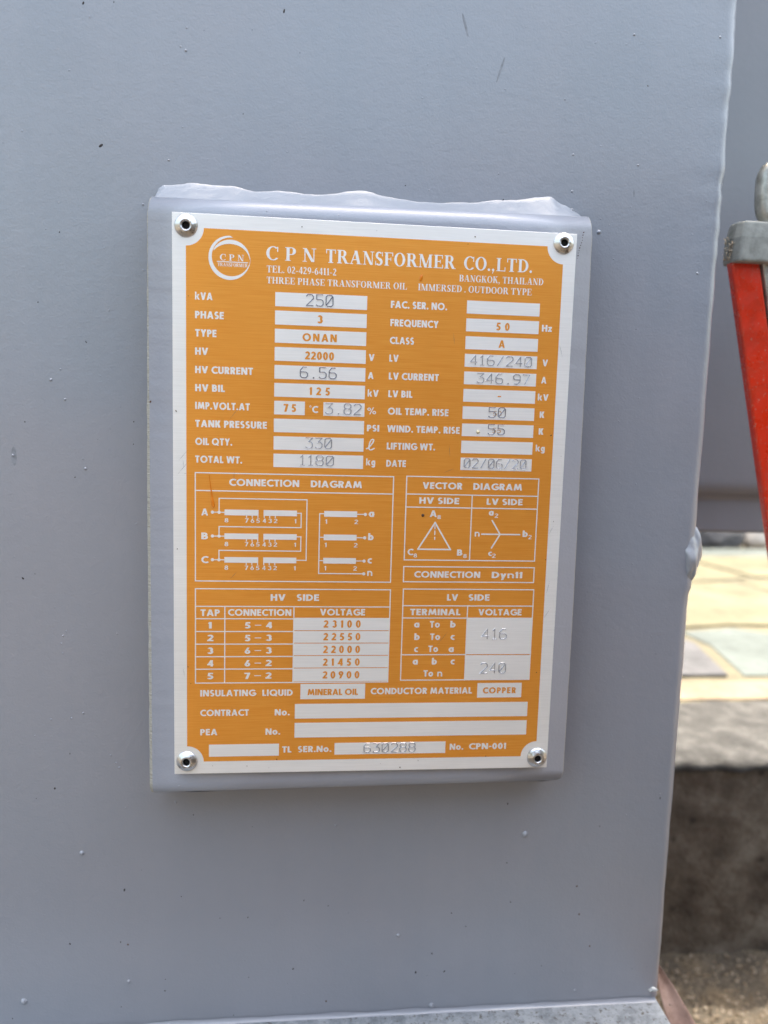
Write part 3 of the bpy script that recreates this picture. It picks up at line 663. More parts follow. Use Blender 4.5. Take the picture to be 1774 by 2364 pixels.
def serif(ch):
    s, t, k = .20, .065, .055      # thick, thin, serif thickness
    p = Pen(s, t); W = .66
    def foot(x0, x1, y): p.rect(x0, y, x1, y + k)
    def stem(x, y0=0, y1=1, l=.09, r=.09): p.v(x, y0, y1); foot(x - l, x + s + r, y0); foot(x - l, x + s + r, y1 - k)
    if ch == 'A': W = .92; p.d(.08, 0, .43, 1, t * 1.1); p.d(.62, 0, .36, 1, s * 1.1); p.hz(.30, .22, .64); foot(0, .28, 0); foot(.54, .94, 0)
    elif ch == 'B': W = .74; stem(.09, r=0); p.bowl(.2, .69, .49, 1, s * .95); p.bowl(.2, .74, 0, .53, s)
    elif ch == 'C': W = .78; p.arc(.45, .5, .45, .52, 50, 318, s, t); p.v(.70, .62, .99, t)
    elif ch == 'D': W = .82; stem(.09, r=0); p.bowl(.2, .82, 0, 1, s)
    elif ch == 'E': W = .74; stem(.09); p.hz(1 - t, .2, .68); p.hz(.48, .28, .52); p.hz(0, .2, .72); p.v(.64, .72, 1, t); p.v(.67, 0, .28, t); p.v(.49, .37, .64, t * .8)
    elif ch == 'F': W = .68; stem(.09); p.hz(1 - t, .2, .66); p.hz(.47, .28, .52); p.v(.62, .72, 1, t); p.v(.49, .36, .63, t * .8)
    elif ch == 'G': W = .86; p.arc(.45, .5, .45, .52, 50, 325, s, t); p.v(.70, .62, .99, t); p.v(.62, .04, .44, s * .9); foot(.53, .90, .42)
    elif ch == 'H': W = .90; stem(.08, l=.08, r=.08); stem(.62, l=.08, r=.08); p.hz(.48, .28, .62)
    elif ch == 'I': W = .38; stem(.09)
    elif ch == 'K': W = .88; stem(.09); p.d(.24, .42, .60, 1, t * 1.2); p.d(.60, 0, .32, .60, s * 1.15); foot(.50, .92, 0); foot(.48, .82, 1 - k)
    elif ch == 'L': W = .72; stem(.09); p.hz(0, .2, .68); p.v(.65, 0, .32, t)
    elif ch == 'M': W = 1.08; p.v(.10, 0, 1, t); foot(0, .26, 0); p.v(.80, 0, 1); foot(.71, 1.08, 0); foot(0, .22, 1 - k); foot(.90, 1.08, 1 - k); p.d(.46, 0, .08, 1, s); p.d(.50, 0, .84, 1, t * 1.1)
    elif ch == 'N': W = .86; p.v(.12, 0, 1, t); foot(0, .28, 0); p.v(.70, 0, 1, t); foot(.58, .88, 1 - k); foot(0, .2, 1 - k); p.d(.57, 0, .06, 1, s)
    elif ch == 'O': W = .86; p.arc(.43, .5, .43, .52, 0, 360, s, t)
    elif ch == 'P': W = .70; stem(.09); p.bowl(.2, .70, .44, 1, s)
    elif ch == 'R': W = .86; stem(.09); p.bowl(.2, .70, .48, 1, s); p.d(.62, 0, .34, .52, s * 1.1); foot(.66, .90, 0)
    elif ch == 'S': W = .60; e = .56; p.arc(.30, (e - .12 + 1.02) / 2, .27, (1.02 - e + .12) / 2, 40, 250, s * .9, .09); p.arc(.29, (e - .02) / 2, .29, (e + .02) / 2, -140, 75, s * .9, .09); p.d(.36, .30, .05, .62, s * 1.05); p.v(.52, .68, 1.0, t); p.v(.01, 0, .32, t)
    elif ch == 'T': W = .76; p.v(.28); foot(.18, .58, 0); p.hz(1 - t, .02, .74); p.v(.01, .70, 1, t); p.v(.69, .70, 1, t)
    elif ch == 'U': W = .86; p.v(.09, .30, 1); foot(0, .38, 1 - k); p.v(.70, .30, 1, t); foot(.58, .88, 1 - k); p.arc(.428, .30, .338, .32, 180, 360, s * .8, .10)
    elif ch == 'Y': W = .86; p.v(.33, 0, .46); foot(.22, .64, 0); p.d(.33, .42, .06, 1, s); p.d(.46, .42, .72, 1, t * 1.1); foot(0, .36, 1 - k); foot(.60, .88, 1 - k)
    elif ch == '0': W = .56; p.arc(.28, .5, .28, .51, 0, 360, s * .8, t)
    elif ch == '1': W = .42; p.v(.14, 0, 1, s * .9); foot(.05, .42, 0); p.d(0, .80, .14, .96, t)
    elif ch == '2': W = .56; p.arc(.26, .71, .25, .30, -30, 160, s * .9, t * 1.2); p.d(.02, .1, .32, .58, t * 2); p.hz(0, .02, .54, t * 2)
    elif ch == '4': W = .58; p.v(.32, 0, 1, s * .85); p.hz(.22, 0, W, t * 1.6); p.d(0, .26, .32, 1, t * 1.1)
    elif ch == '6': W = .56; p.arc(.28, .31, .28, .32, 0, 360, s * .85, t); p.arc(.50, .36, .50, .66, 105, 180, s * .85, t)
    elif ch == '9': W = .56; p.arc(.28, .69, .28, .32, 0, 360, s * .85, t); p.arc(.06, .64, .50, .66, -75, 0, s * .85, t)
    elif ch == '.': W = .22; p.arc(.10, .08, .10, .10, 0, 360, .099, .099, 10)
    elif ch == ',': W = .24; p.arc(.10, .08, .10, .10, 0, 360, .099, .099, 10); p.d(.02, -.20, .12, .06, .07)
    elif ch == '-': W = .34; p.hz(.28, 0, W, .10)
    elif ch == ' ': W = .24
    return p.p, W

# single-line engraver's digits, chamfered corners; the zero is slashed
ENG = {'0': (.62, [[(.14, 0), (.48, 0), (.62, .16), (.62, .84), (.48, 1), (.14, 1), (0, .84), (0, .16), (.14, 0)], [(.02, .10), (.60, .90)]]),
       '1': (.44, [[(.06, .80), (.24, 1), (.24, 0)], [(.06, 0), (.42, 0)]]),
       '2': (.62, [[(0, .84), (.14, 1), (.48, 1), (.62, .84), (.62, .64), (0, .0), (.62, 0)]]),
       '3': (.62, [[(0, 1), (.62, 1), (.26, .60), (.46, .60), (.62, .44), (.62, .16), (.48, 0), (.14, 0), (0, .12)]]),
       '4': (.62, [[(.46, 0), (.46, 1), (0, .30), (.62, .30)]]),
       '5': (.62, [[(.60, 1), (.04, 1), (.04, .58), (.46, .58), (.62, .44), (.62, .16), (.48, 0), (.14, 0), (0, .12)]]),
       '6': (.62, [[(.54, 1), (.22, 1), (0, .70), (0, .16), (.14, 0), (.48, 0), (.62, .16), (.62, .40), (.48, .54), (.0, .54)]]),
       '7': (.62, [[(0, 1), (.62, 1), (.20, 0)]]),
       '8': (.62, [[(.14, .54), (.48, .54), (.60, .66), (.60, .88), (.48, 1), (.14, 1), (.02, .88), (.02, .66), (.14, .54), (0, .40), (0, .16), (.14, 0), (.48, 0), (.62, .16), (.62, .40), (.48, .54)]]),
       '9': (.62, [[(.08, 0), (.40, 0), (.62, .30), (.62, .84), (.48, 1), (.14, 1), (0, .84), (0, .60), (.14, .46), (.62, .46)]]),
       '.': (.50, [[(.22, .02), (.34, .02)], [(.28, -.03), (.28, .08)]]),
       '/': (.62, [[(.06, 0), (.58, 1)]])}

PL = thing('nameplate', (0, 0.0004, -0.105), 'orange and silver printed metal nameplate riveted to the grey bracket', 'nameplate')
Y1, Y2, Y3 = -0.00004, -0.00008, -0.00012     # print layers: lacquer, bare metal in it, lacquer on bare metal

def glyph_mesh(chars, font, x0, x1, base, cap, y, track=None):
    """chars set between x0 and x1 (millimetres), cap height in millimetres"""
    gl = [font(c) for c in chars]
    if track is None:
        tr = .10; nat = sum(w for _, w in gl) + tr * (len(gl) - 1); sx = (x1 - x0) / nat
    else:
        sx = track * cap; nat = sum(w for _, w in gl); tr = ((x1 - x0) / sx - nat) / max(1, len(gl) - 1)
    mb = MB(); x = 0.0; q = 0
    for ps, w in gl:
        for rows in ps:
            q += 1
            mb.grid([[((x0 + (x + a) * sx) / 1000, y - (q % 12) * 1.2e-6, (base + b * cap) / 1000) for a, b in r] for r in rows])
        x += w + tr
    return mb

def text(st, s, x0, x1, base, cap, parent, name, label=None):
    if st == 'T': mb = glyph_mesh(s, serif, x0, x1, base, cap, Y2); m_ = M_ALU
    elif st == 'S': mb = glyph_mesh(s, lambda c: sans(c, .235, .215), x0, x1, base, cap, Y2); m_ = M_ALU
    elif st == 'W': mb = glyph_mesh(s, lambda c: sans(c, *((.225, .215) if cap > 2 else (.165, .15))), x0, x1, base, cap, Y2); m_ = M_ALU
    elif st == 'O':
        n_ = len(s); nat = sum(sans(c)[1] for c in s); k = (x1 - x0) / cap / nat
        mb = glyph_mesh(s, lambda c: sans(c, .235, .20), x0, x1, base, cap, Y3, track=1.12 if (k > 1.0 and n_ > 1) else None); m_ = M_ORANGE
    else: return engrave(s, x0, x1, base, cap, parent, name)
    return mb.build(name, m_, parent, label=label)

def engrave(s, x0, x1, base, cap, parent, name):
    gl = [ENG[c] for c in s]; tr = .26; nat = sum(g_[0] for g_ in gl) + tr * (len(gl) - 1)
    w = 0.34; hw = w / 2; x0 += hw; x1 -= hw; base += hw; cap -= w; sx = (x1 - x0) / nat
    prof_ = [(-1.5, 0.0), (-1.05, 0.13), (0.0, 0.0), (1.05, 0.13), (1.5, 0.0)]    # burr, groove, burr (mm, raised)
    mb = MB(); x = 0.0; q = 0
    for W_, lines in gl:
        for ln in lines:
            q += 1; pts = [Vector((x0 + (x + a) * sx, base + b * cap)) for a, b in ln]
            closed = (pts[0] - pts[-1]).length < 1e-4; n_ = len(pts); rows = []
            for i, p in enumerate(pts):
                dp = (p - pts[i - 1]) if i > 0 else ((p - pts[-2]) if closed else None)
                dn = (pts[i + 1] - p) if i < n_ - 1 else ((pts[1] - p) if closed else None)
                if dp is None: dp = dn
                if dn is None: dn = dp
                a = dp.normalized(); b = dn.normalized(); na, nb = Vector((-a.y, a.x)), Vector((-b.y, b.x)); mvec = na + nb
                if mvec.length < 0.2: mvec = na
                mvec = mvec.normalized(); k = 1 / max(0.45, mvec.dot(na))
                rows.append([((p.x + mvec.x * u * hw * k) / 1000, Y3 - hgt / 1000 - q * 2e-6, (p.y + mvec.y * u * hw * k) / 1000) for u, hgt in prof_])
            mb.grid(rows)
        x += W_ + tr
    core = len(mb.f)  # flat core strips from here on: groove darkness put into their colour
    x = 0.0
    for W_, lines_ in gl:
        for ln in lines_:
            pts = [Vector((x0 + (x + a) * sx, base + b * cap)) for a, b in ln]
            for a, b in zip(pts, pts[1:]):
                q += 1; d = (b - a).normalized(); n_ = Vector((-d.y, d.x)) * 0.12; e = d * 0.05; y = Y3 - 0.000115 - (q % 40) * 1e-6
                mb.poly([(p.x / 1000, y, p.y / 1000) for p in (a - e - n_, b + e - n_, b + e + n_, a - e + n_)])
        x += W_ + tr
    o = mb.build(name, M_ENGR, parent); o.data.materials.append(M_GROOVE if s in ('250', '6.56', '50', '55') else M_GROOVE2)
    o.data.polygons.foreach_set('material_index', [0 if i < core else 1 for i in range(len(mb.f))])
    return o

# sheet, lacquer field
g = MB(); g.box(-0.07425, 0.07425, 0.0, 0.0008, -0.105, 0.105); sheet = g.build('metal_sheet', M_ALU, PL); bevel(sheet, 0.00012, 1)
ox, oz, nr = 69.4, 100.0, 6.3
pts = []
for sx_, sz_, a0 in ((1, 1, -90), (-1, 1, 0), (-1, -1, 90), (1, -1, 180)):
    # concave notch: circle centred on the rivet corner
    for i in range(13):
        a = R((270 if (sx_, sz_) == (1, 1) else 0 if (sx_, sz_) == (-1, 1) else 90 if (sx_, sz_) == (-1, -1) else 180) - i * 7.5)
        pts.append((sx_ * ox + nr * math.cos(a), sz_ * oz + nr * math.sin(a)))
g = MB(); g.poly([(x / 1000, Y1, z / 1000) for x, z in pts]); field = g.build('orange_field', M_ORANGE, PL)

# logo: two crescents, initials
def crescent(pts_o, pts_i): return [[a, b] for a, b in zip(pts_o, pts_i)]
lg = MB()
cx, cz = -54.0, 90.2
def arc_pts(cx, cz, rx, rz, a0, a1, n): return [(cx + rx * math.cos(R(a0 + (a1 - a0) * i / n)), cz + rz * math.sin(R(a0 + (a1 - a0) * i / n))) for i in range(n + 1)]
n_ = 48
o_ = arc_pts(cx, cz - .1, 7.45, 7.7, 88, 365, n_); i_ = arc_pts(cx + .55, cz + .25, 6.85, 6.75, 84, 352, n_)
mb_rows = [[((x) / 1000, Y2, z / 1000) for x, z in (a, b)] for a, b in zip(o_, i_)]; lg.grid(mb_rows)
o2 = arc_pts(cx + .4, cz - .4, 6.85, 6.65, 152, 2, 28); i2 = arc_pts(cx + .2, cz - .9, 6.95, 5.7, 146, 4, 28)
lg.grid([[(x / 1000, Y2 - 3e-6, z / 1000) for x, z in (a, b)] for a, b in zip(o2, i2)])
lg.grid([[(-.0585, Y2 - 6e-6, .08855), (-.0474, Y2 - 6e-6, .08855)], [(-.0585, Y2 - 6e-6, .08885), (-.0474, Y2 - 6e-6, .08885)]])
logo = lg.build('emblem', M_ALU, PL)
text('T', 'C P N', -57.4, -48.9, 89.15, 2.2, logo, 'emblem_lettering'); text('T', 'TRANSFORMER', -58.2, -47.55, 87.1, 1.2, logo, 'emblem_lettering')

# heading
for s, a, b, c, d in [('C P N', -40.95, -23.1, 90.1, 4.75), ('TRANSFORMER', -19.44, 28.35, 90.1, 4.75), ('CO.,LTD.', 31.66, 57.7, 90.1, 4.75), ('TEL. 02-429-6411-2', -40.75, -15.5, 85.7, 2.45),
                      ('BANGKOK, THAILAND', 30.07, 62.15, 85.75, 2.4), ('THREE PHASE TRANSFORMER OIL', -40.7, 10.6, 81.85, 2.35), ('IMMERSED . OUTDOOR TYPE', 14.8, 57.85, 81.85, 2.4)]:
    text('T', s, a, b, c, d, PL, 'heading_lettering')

# captions and units
zl = [75.0, 68.4, 61.95, 55.45, 48.85, 42.3, 35.85, 29.3, 22.75, 16.2]
for s, b, z in zip(['kVA', 'PHASE', 'TYPE', 'HV', 'HV CURRENT', 'HV BIL', 'IMP.VOLT.AT', 'TANK PRESSURE', 'OIL QTY.', 'TOTAL WT.'], [-60.0, -55.97, -58.55, -61.55, -45.35, -55.5, -46.4, -40.1, -52.7, -49.05], zl):
    text('S', s, -66.2, b, z, 2.6, PL, 'caption_lettering')
for s, b, z in zip(['FAC. SER. NO.', 'FREQUENCY', 'CLASS', 'LV', 'LV CURRENT', 'LV BIL', 'OIL TEMP. RISE', 'WIND. TEMP. RISE', 'LIFTING WT.', 'DATE'], [25.96, 22.94, 13.92, 8.28, 23.8, 14.0, 28.0, 32.6, 23.4, 12.35], zl):
    text('S', s, 4.85, b, z + 0.05, 2.58, PL, 'caption_lettering')
for s, a, b, z, c in [('V', -2.84, -.73, 55.5, 2.5), ('A', -2.99, -.88, 48.85, 2.5), ('kV', -2.92, 1.18, 42.35, 2.5), ('%', -2.88, .42, 35.8, 2.5), ('PSI', -2.86, 1.78, 29.4, 2.45), ('~', -2.86, .32, 22.35, 4.1), ('kg', -2.85, .62, 16.6, 2.5), ('°C', -24.5, -21.4, 35.7, 2.5),
                      ('Hz', 62.55, 66.45, 68.75, 2.5), ('V', 63.5, 65.6, 55.85, 2.5), ('A', 63.38, 65.4, 49.35, 2.5), ('kV', 62.4, 66.55, 42.9, 2.45), ('K', 63.5, 65.35, 36.3, 2.45), ('K', 63.46, 65.34, 29.9, 2.45), ('kg', 62.6, 66.2, 23.45, 2.42)]:
    text('S', s, a, b, z, c, PL, 'unit_lettering')

# value boxes with their values
def vbox(x0, z1, x1, z0, vals=()):
    g = MB(); g.grid([[(x0 / 1000, Y2, z0 / 1000), (x1 / 1000, Y2, z0 / 1000)], [(x0 / 1000, Y2, z1 / 1000), (x1 / 1000, Y2, z1 / 1000)]])
    o = g.build('value_box', M_ALU, PL)
    for st, s, a, b, c, d in vals: text(st, s, a, b, c, d, o, 'value_lettering')
    return o
BL_ = [78.9, 72.38, 65.85, 59.33, 52.8, 46.27, 39.75, 33.2, 26.7, 20.2]
LV_ = [[('E', '250', -26.43, -16.37, 74.37, 4.33)], [('O', '3', -22.2, -20.15, 68.4, 2.85)], [('O', 'ONAN', -27.47, -14.86, 61.8, 2.8)], [('O', '22000', -26.44, -15.74, 55.2, 2.88)], [('E', '6.56', -28.22, -14.66, 48.31, 4.2)],
       [('O', '125', -24.6, -17.0, 42.25, 2.85)], None, [], [('E', '330', -25.82, -15.85, 22.39, 4.15)], [('E', '1180', -27.91, -15.01, 15.97, 3.95)]]
for z, v in zip(BL_, LV_):
    if v is None:
        vbox(-37.5, z, -26.2, z - 5.02, [('O', '75', -34.04, -29.42, 35.82, 2.85)]); vbox(-19.32, z, -3.95, z - 5.02, [('E', '3.82', -18.73, -5.09, 35.34, 4.16)])
    else: vbox(-37.55, z, -3.97, z - 5.02, v)
RV = [[], [('O', '50', 44.93, 50.08, 68.54, 2.8)], [('O', 'A', 46.15, 48.57, 62.1, 2.8)], [('E', '416/240', 35.43, 59.36, 55.25, 3.85)], [('E', '346.97', 38.23, 58.89, 48.6, 3.9)], [('O', '_', 46.69, 48.0, 43.7, .42)],
      [('E', '50', 43.27, 50.15, 35.77, 4.11)], [('E', '55', 43.32, 50.08, 29.3, 4.09)], [], [('E', '02/06/20', 34.67, 59.23, 16.35, 3.85)]]
for z, v in zip([79.0, 72.47, 65.92, 59.4, 52.87, 46.35, 39.85, 33.35, 26.85, 20.4], RV): vbox(33.42, z, 61.34, z - 4.78, v)
for s_, z_ in (('50', 36.5), ('55', 30.1)): glyph_mesh(s_, lambda c: sans(c, .13, .11), 45.2, 48.6, z_, 1.9, Y3).build('faint_value_lettering', M_FAINT, PL)
vbox(-26.15, -69.0, -.9, -75.15, [('O', 'MINERAL OIL', -23.37, -3.65, -73.55, 2.5)]); vbox(43.96, -69.1, 62.0, -75.12, [('O', 'COPPER', 46.23, 59.71, -73.38, 2.45)])
vbox(-28.2, -77.05, 64.85, -83.05); vbox(-28.2, -84.75, 64.85, -90.8); vbox(-61.1, -93.15, -34.15, -98.1); vbox(-12.4, -93.2, 31.98, -98.05, [('E', '630288', -.86, 19.89, -97.45, 4.0)])
for s, a, b, z in [('INSULATING', -64.4, -43.36, -73.7), ('LIQUID', -40.8, -29.1, -73.7), ('CONTRACT', -64.4, -45.9, -81.6), ('No.', -35.95, -30.17, -81.65), ('PEA', -64.4, -57.92, -89.35), ('No.', -39.44, -33.7, -89.45), ('TL', -32.92, -29.3, -96.85), ('SER.No.', -26.78, -13.6, -96.85),
                   ('CONDUCTOR MATERIAL', 1.3, 41.82, -73.4), ('No.', 33.75, 39.33, -96.8), ('CPN-001', 41.6, 56.83, -96.75)]:
    text('W', s, a, b, z, 2.55, PL, 'caption_lettering')

# line work
def lines(name, segs, parent, w=.42, rects=(), dots=(), dr=.62):
    g = MB(); q = 0
    for (xa, za, xb, zb) in segs:
        q += 1; a, b = Vector((xa, za)), Vector((xb, zb)); d = (b - a).normalized(); n = Vector((-d.y, d.x)) * w / 2; e = d * w / 2; y = Y2 - (q % 20) * 1.2e-6
        g.poly([(p.x / 1000, y, p.y / 1000) for p in (a - e - n, b + e - n, b + e + n, a - e + n)])
    for x0, z1, x1, z0 in rects:
        q += 1; y = Y2 - (q % 20 + 1) * 1.2e-6; g.poly([(x / 1000, y, z / 1000) for x, z in ((x0, z0), (x1, z0), (x1, z1), (x0, z1))])
    for x, z in dots:
        q += 1; y = Y2 - (q % 20 + 2) * 1.2e-6; g.poly([((x + dr * math.cos(k * .5236)) / 1000, y, (z + dr * math.sin(k * .5236)) / 1000) for k in range(12)])
    return g.build(name, M_ALU, parent)
def frame(x0, z1, x1, z0, i=.22): x0 += i; x1 -= i; z0 += i; z1 -= i; return [(x0, z0, x1, z0), (x0, z1, x1, z1), (x0, z0, x0, z1), (x1, z0, x1, z1)]

cd = lines('connection_diagram', frame(-66.4, 12.7, 8.05, -28.65) + [(-66.2, 5.85, 7.8, 5.85)], PL)
text('W', 'CONNECTION', -53.8, -27.85, 7.85, 2.6, cd, 'diagram_lettering'); text('W', 'DIAGRAM', -23.5, -4.2, 7.85, 2.6, cd, 'diagram_lettering')
for k in range(3):
    z = -2.2 - 9.03 * k
    lines('high_voltage_winding', [(-59.9, z, -55.4, z)] + [(x, z - 1, x, z - 1.75) for x in (-47.3, -45.2, -43.08, -40.75, -38.7, -36.6)] + [(-28.5, z + .1, -26.9 if k < 2 else -24.8, z + .1)], cd, .36,
          rects=[(-55.45, z + 1.1, -42.87, z - 1.08), (-40.98, z + 1.1, -28.5, z - 1.08)], dots=[(-59.9, z), (-57.46, z)])
    text('W', 'ABC'[k], -64.0, -61.5, z - 1.3, 2.6, cd, 'diagram_lettering')
    for s, a, b in [('8', -55.45, -54.0), ('7', -47.9, -46.55), ('6', -45.78, -44.4), ('5', -43.7, -42.35), ('4', -41.35, -39.95), ('3', -39.25, -37.85), ('2', -37.15, -35.8), ('1', -29.45, -28.72)]:
        text('W', s, a, b, z - 3.78, 1.62, cd, 'diagram_lettering')
    lines('low_voltage_winding', [(-19.95, z + .05, -18.2, z + .05), (-5.8, z + .05, -2.6, z + .05)], cd, .36, rects=[(-18.25, z + 1.17, -5.75, z - 1.06)], dots=[(-2.6, z + .05)])
    text('W', '1', -17.9, -17.1, z - 3.72, 1.68, cd, 'diagram_lettering'); text('W', '2', -6.72, -5.28, z - 3.72, 1.68, cd, 'diagram_lettering')
    text('W', 'abc'[k], -1.3, [.75, .8, .3][k], z - .85, 2.65, cd, 'diagram_lettering')
text('W', 'n', -1.3, .7, -26.0, 2.6, cd, 'diagram_lettering')
lines('connecting_line', [(-57.46, -2.2, -57.46, 3.05), (-57.46, 3.05, -24.8, 3.05), (-24.8, 3.05, -24.8, -20.2), (-26.9, -2.1, -26.9, -7.6), (-26.9, -7.6, -57.46, -7.6), (-57.46, -7.6, -57.46, -11.2),
                          (-26.9, -11.1, -26.9, -16.65), (-26.9, -16.65, -57.46, -16.65), (-57.46, -16.65, -57.46, -20.2), (-19.95, -2.15, -19.95, -25.2), (-19.95, -25.2, -2.6, -25.2)], cd, .40, dots=[(-2.6, -25.2)])

vd = lines('vector_diagram', frame(12.65, 13.0, 64.75, -19.8) + [(12.8, 6.0, 64.5, 6.0), (12.8, .98, 64.5, .98), (38.53, 6.0, 38.53, -19.6)], PL)
for s, a, b, z, c in [('VECTOR', 19.1, 34.5, 8.12, 2.55), ('DIAGRAM', 38.8, 58.0, 8.12, 2.55), ('HV SIDE', 18.0, 33.5, 2.38, 2.45), ('LV SIDE', 44.3, 58.55, 2.38, 2.45), ('A', 22.25, 24.95, -2.72, 2.55), ('8', 25.2, 26.63, -3.5, 1.5), ('C', 14.1, 16.25, -17.7, 2.45), ('8', 16.5, 17.87, -18.6, 1.52),
                      ('B', 33.5, 35.6, -17.7, 2.45), ('8', 35.96, 37.4, -18.6, 1.52), ('a', 45.34, 47.2, -1.8, 2.4), ('2', 47.7, 49.1, -2.65, 1.65), ('n', 40.15, 42.1, -10.1, 2.45), ('b', 59.2, 61.25, -10.0, 2.45), ('2', 61.55, 62.87, -10.9, 1.63), ('c', 45.85, 47.25, -17.7, 2.25), ('2', 47.42, 48.83, -18.43, 1.63)]:
    text('W', s, a, b, z, c, vd, 'diagram_lettering')
lines('delta_symbol', [(24.45, -4.9, 18.1, -15.3), (24.45, -4.9, 30.8, -15.3), (18.1, -15.35, 30.8, -15.35)], vd, .58)
lines('dashed_line', [(24.45, -6.2, 24.45, -7.2), (24.47, -8.2, 24.47, -9.5), (24.5, -10.6, 24.5, -11.4)], vd, .42)
lines('star_symbol', [(50.2, -9.15, 46.85, -3.8), (50.2, -9.15, 47.05, -14.5), (43.0, -9.15, 58.0, -9.15)], vd, .55)
cn = lines('connection_box', frame(12.62, -22.0, 64.8, -28.4), PL)
text('W', 'CONNECTION', 17.0, 43.05, -26.5, 2.53, cn, 'table_lettering'); text('W', 'Dyn11', 47.66, 59.9, -26.5, 2.53, cn, 'table_lettering')

rz = [-43.05, -48.05, -53.0, -57.95, -62.87]
ht = lines('high_voltage_table', frame(-66.4, -31.2, 8.15, -68.6) + [(-66.2, -38.25, 8.0, -38.25), (-55.2, -38.25, -55.2, -68.3), (-29.1, -38.25, -29.1, -68.3)] + [(-66.2, z, -29.2, z) for z in rz], PL)
for s, a, b, z in [('HV', -38.0, -32.4, -35.95), ('SIDE', -28.15, -19.6, -35.95), ('TAP', -64.3, -57.1, -42.0), ('CONNECTION', -54.0, -30.1, -41.85), ('VOLTAGE', -19.1, -1.7, -41.65)]: text('W', s, a, b, z, 2.58, ht, 'table_lettering')
for i, (a, b) in enumerate(['54', '53', '63', '62', '72']):
    zt = rz[i] - .42 if i else -42.75
    z = -46.85 - 5.0 * i
    text('W', str(i + 1), -61.8 if i else -61.5, -59.45 if i else -60.1, z, 2.54, ht, 'table_lettering')
    text('W', a, -47.7, -45.5, z, 2.5, ht, 'table_lettering'); text('W', b, -39.7, -37.35, z + .08, 2.5, ht, 'table_lettering'); text('W', '_', -43.9, -41.4, z + 1.15, .3, ht, 'table_lettering')
    top = [-42.6, -47.83, -52.78, -57.73, -62.72][i]; bot = [-47.55, -52.5, -57.45, -62.44, -68.0][i]
    vo = MB(); vo.poly([(x / 1000, Y2 - 4e-6 - 25e-6, zz / 1000) for x, zz in ((-29.15, bot), (8.1, bot), (8.1, top), (-29.15, top))]); vo = vo.build('value_cell', M_ALU, ht)
    text('O', ['23100', '22550', '22000', '21450', '20900'][i], -17.65, -3.3, [-46.48, -51.54, -56.62, -61.72, -66.84][i], 2.92, ht, 'table_value_lettering')
lt = lines('low_voltage_table', frame(12.75, -30.85, 65.1, -67.95) + [(12.9, -37.7, 64.9, -37.7), (12.9, -42.6, 64.9, -42.6), (38.6, -37.7, 38.6, -67.8), (12.9, -57.4, 38.4, -57.4)], PL)
for s, a, b, z, c in [('LV', 30.25, 34.6, -35.6, 2.58), ('SIDE', 38.8, 47.2, -35.6, 2.58), ('TERMINAL', 15.9, 35.8, -41.47, 2.55), ('VOLTAGE', 43.0, 60.4, -41.47, 2.55), ('a', 17.64, 19.66, -46.4, 2.6), ('To', 23.87, 27.8, -46.4, 2.58), ('b', 32.0, 34.1, -46.4, 2.6), ('b', 17.9, 20.0, -51.4, 2.6), ('To', 24.15, 28.1, -51.4, 2.58),
                      ('c', 32.3, 33.85, -51.4, 2.6), ('c', 17.95, 19.45, -56.3, 2.6), ('To', 23.57, 27.5, -56.3, 2.58), ('a', 31.7, 33.7, -56.35, 2.6), ('a', 17.54, 19.57, -61.4, 2.65), ('b', 25.2, 27.2, -61.4, 2.65), ('c', 32.7, 34.25, -61.4, 2.65), ('To', 22.0, 25.9, -66.3, 2.58), ('n', 27.55, 29.55, -66.3, 2.65)]:
    text('W', s, a, b, z, c, lt, 'table_lettering')
for top, bot, s, a, b, z, c in [(-42.55, -57.25, '416', 44.76, 54.84, -51.17, 4.31), (-57.6, -67.8, '240', 44.72, 55.11, -65.13, 4.41)]:
    vo = MB(); vo.poly([(x / 1000, Y2 - 29e-6, zz / 1000) for x, zz in ((38.5, bot), (65.05, bot), (65.05, top), (38.5, top))]); vo.build('value_cell', M_ALU, lt); engrave(s, a, b, z, c, lt, 'table_value_lettering')

# four pop rivets
rp = [(4.05, 0), (4.10, .18), (3.95, .45), (3.45, .85), (2.75, 1.30), (2.30, 1.62), (2.05, 1.72), (1.80, 1.70), (1.52, 1.52), (1.34, 1.20), (1.28, .70)]
bm = bmesh.new(); N = 40; prev = None; random.seed(2)
for q, (r, h) in enumerate(rp):
    rg = [bm.verts.new((r * .001 * math.cos(2 * math.pi * k / N) * (1 + (0.05 * noise.noise((math.cos(k * .157) * 2, math.sin(k * .157) * 2, q * .4)) if 4 < q else 0)), -h * .001 * (1 + (0.06 * noise.noise((math.cos(k * .157) * 3, math.sin(k * .157) * 3, 5)) if q > 3 else 0)), r * .001 * math.sin(2 * math.pi * k / N))) for k in range(N)]
    if prev:
        for k in range(N): bm.faces.new((prev[k], prev[(k + 1) % N], rg[(k + 1) % N], rg[k]))
    prev = rg
bmesh.ops.recalc_face_normals(bm, faces=bm.faces); rv_me = bpy.data.meshes.new('rivet'); bm.to_mesh(rv_me); bm.free(); rv_me.polygons.foreach_set('use_smooth', [True] * len(rv_me.polygons)); rv_me.materials.append(M_RIVET)
bm = bmesh.new(); r0 = [bm.verts.new((.00130 * math.cos(.314 * k), -.00085, .00130 * math.sin(.314 * k))) for k in range(20)]; r1 = [bm.verts.new((.00110 * math.cos(.314 * k), -.00015, .00110 * math.sin(.314 * k))) for k in range(20)]
for k in range(20): bm.faces.new((r0[k], r0[(k + 1) % 20], r1[(k + 1) % 20], r1[k]))
bm.faces.new(r1); hole_me = bpy.data.meshes.new('mandrel_hole'); bm.to_mesh(hole_me); bm.free(); hole_me.materials.append(M_HOLE)
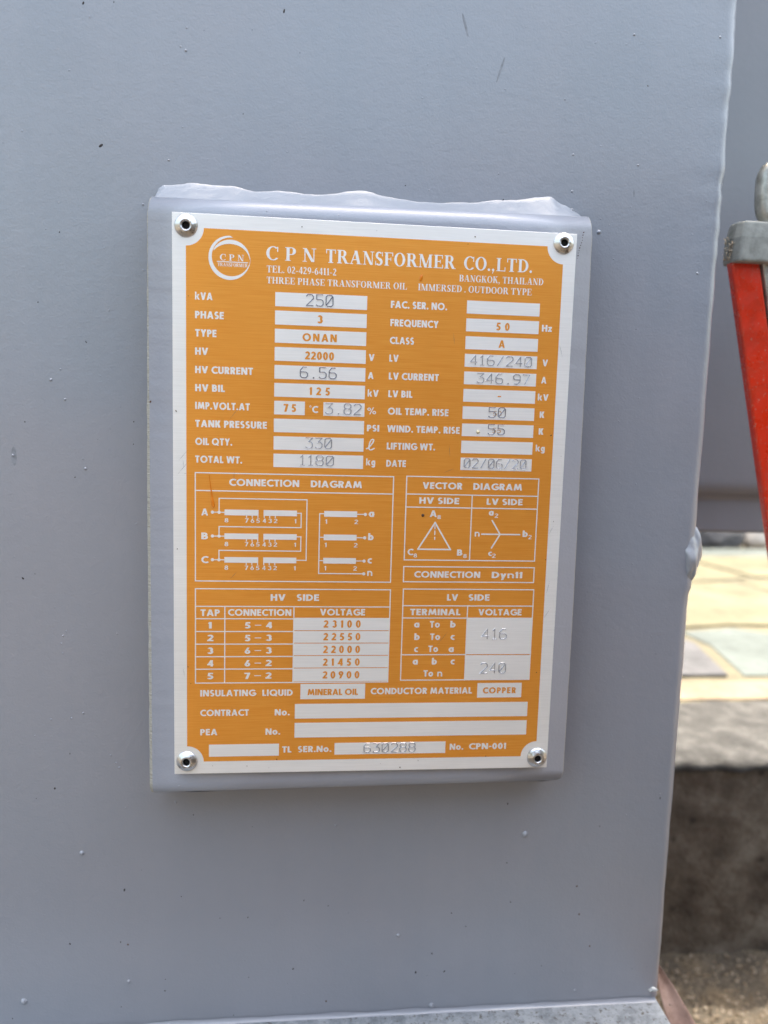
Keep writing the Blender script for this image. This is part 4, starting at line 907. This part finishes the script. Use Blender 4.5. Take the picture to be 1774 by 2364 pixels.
for i, (x, z) in enumerate([(-69.3, 100.5), (69.2, 101.4), (-69.5, -99.7), (69.9, -100.6)]):
    o = link('rivet', rv_me, None, PL); o.location = (x / 1000, 0, z / 1000); o.rotation_euler = ((0.05, -0.03, 0.04, -0.06)[i], i * 1.3, (0.04, -0.05, -0.02, 0.07)[i]); o.scale = [(1.0, 0.96, 0.98, 1.03)[i]] * 3
    h = link('mandrel_hole', hole_me, None, o)

# resin drip, pale drop, brown spot on the print
g = MB(); rows = []
for i in range(26):
    t = i / 25; z = 11.8 - 12.3 * t; x = -61.15 + 1.6 * t; w = .10 + .62 * t ** 2.0; w *= math.sqrt(max(0.0, 1 - max(0, (t - .88) / .12) ** 2)) + 0.02
    hh = .10 + .42 * t ** 2.2 + .12 * math.sin(t * 26) * (t > .5)
    rows.append([((x + w * math.cos(R(a))) / 1000, Y3 - hh * math.sin(R(a)) / 1000, z / 1000) for a in range(0, 181, 20)])
g.grid(rows); g.build('resin_drip', M_RESIN, PL, smooth=True)
g = MB(); dome(g, .03967, Y3, .0303, .00075, .00055, 1, 0, 14, 5); g.build('pale_drop', M_DROP, PL, smooth=True)
g = MB(); dome(g, .01958, Y3, -.00215, .00062, .0003, 1, 0, 12, 4); g.build('resin_spot', M_RUST, PL, smooth=True)
g = MB(); dome(g, .0158, Y3, .0863, .0006, .00015, 2.2, 1.4, 10, 4); g.build('resin_spot', M_RESIN, PL, smooth=True)

# specks and hairline scratches on the plate
random.seed(21); g = MB()
for _ in range(26):      # only on the margins, clear of the writing
    if random.random() < 0.6: px, pz = random.choice((-1, 1)) * random.uniform(.0675, .0735), random.uniform(-.09, .09)
    else: px, pz = random.uniform(-.06, .06), random.choice((-1, 1)) * random.uniform(.0990, .1040)
    dome(g, px, Y3 - 0.00002, pz, random.choice((.00008, .0001, .00014, .0002)), .00004, random.uniform(1, 2.2), random.uniform(0, 3), 6, 2)
g.build('dust_speck', M_RUST, PL, kind='stuff')
g = MB()
for _ in range(16):
    x, z, a, l = random.choice((-.0705, -.0520, .0290, .0705)), random.uniform(-.09, .07), random.gauss(1.4, 0.4), random.uniform(.003, .008); w = .00004
    g.poly([(x - l * math.cos(a) / 2, Y3 - .00003, z - l * math.sin(a) / 2), (x + w * math.sin(a), Y3 - .00003, z - w * math.cos(a)), (x + l * math.cos(a) / 2, Y3 - .00003, z + l * math.sin(a) / 2), (x - w * math.sin(a), Y3 - .00003, z + w * math.cos(a))])
g.build('hairline_scratch', M_GROOVE, PL, kind='stuff')
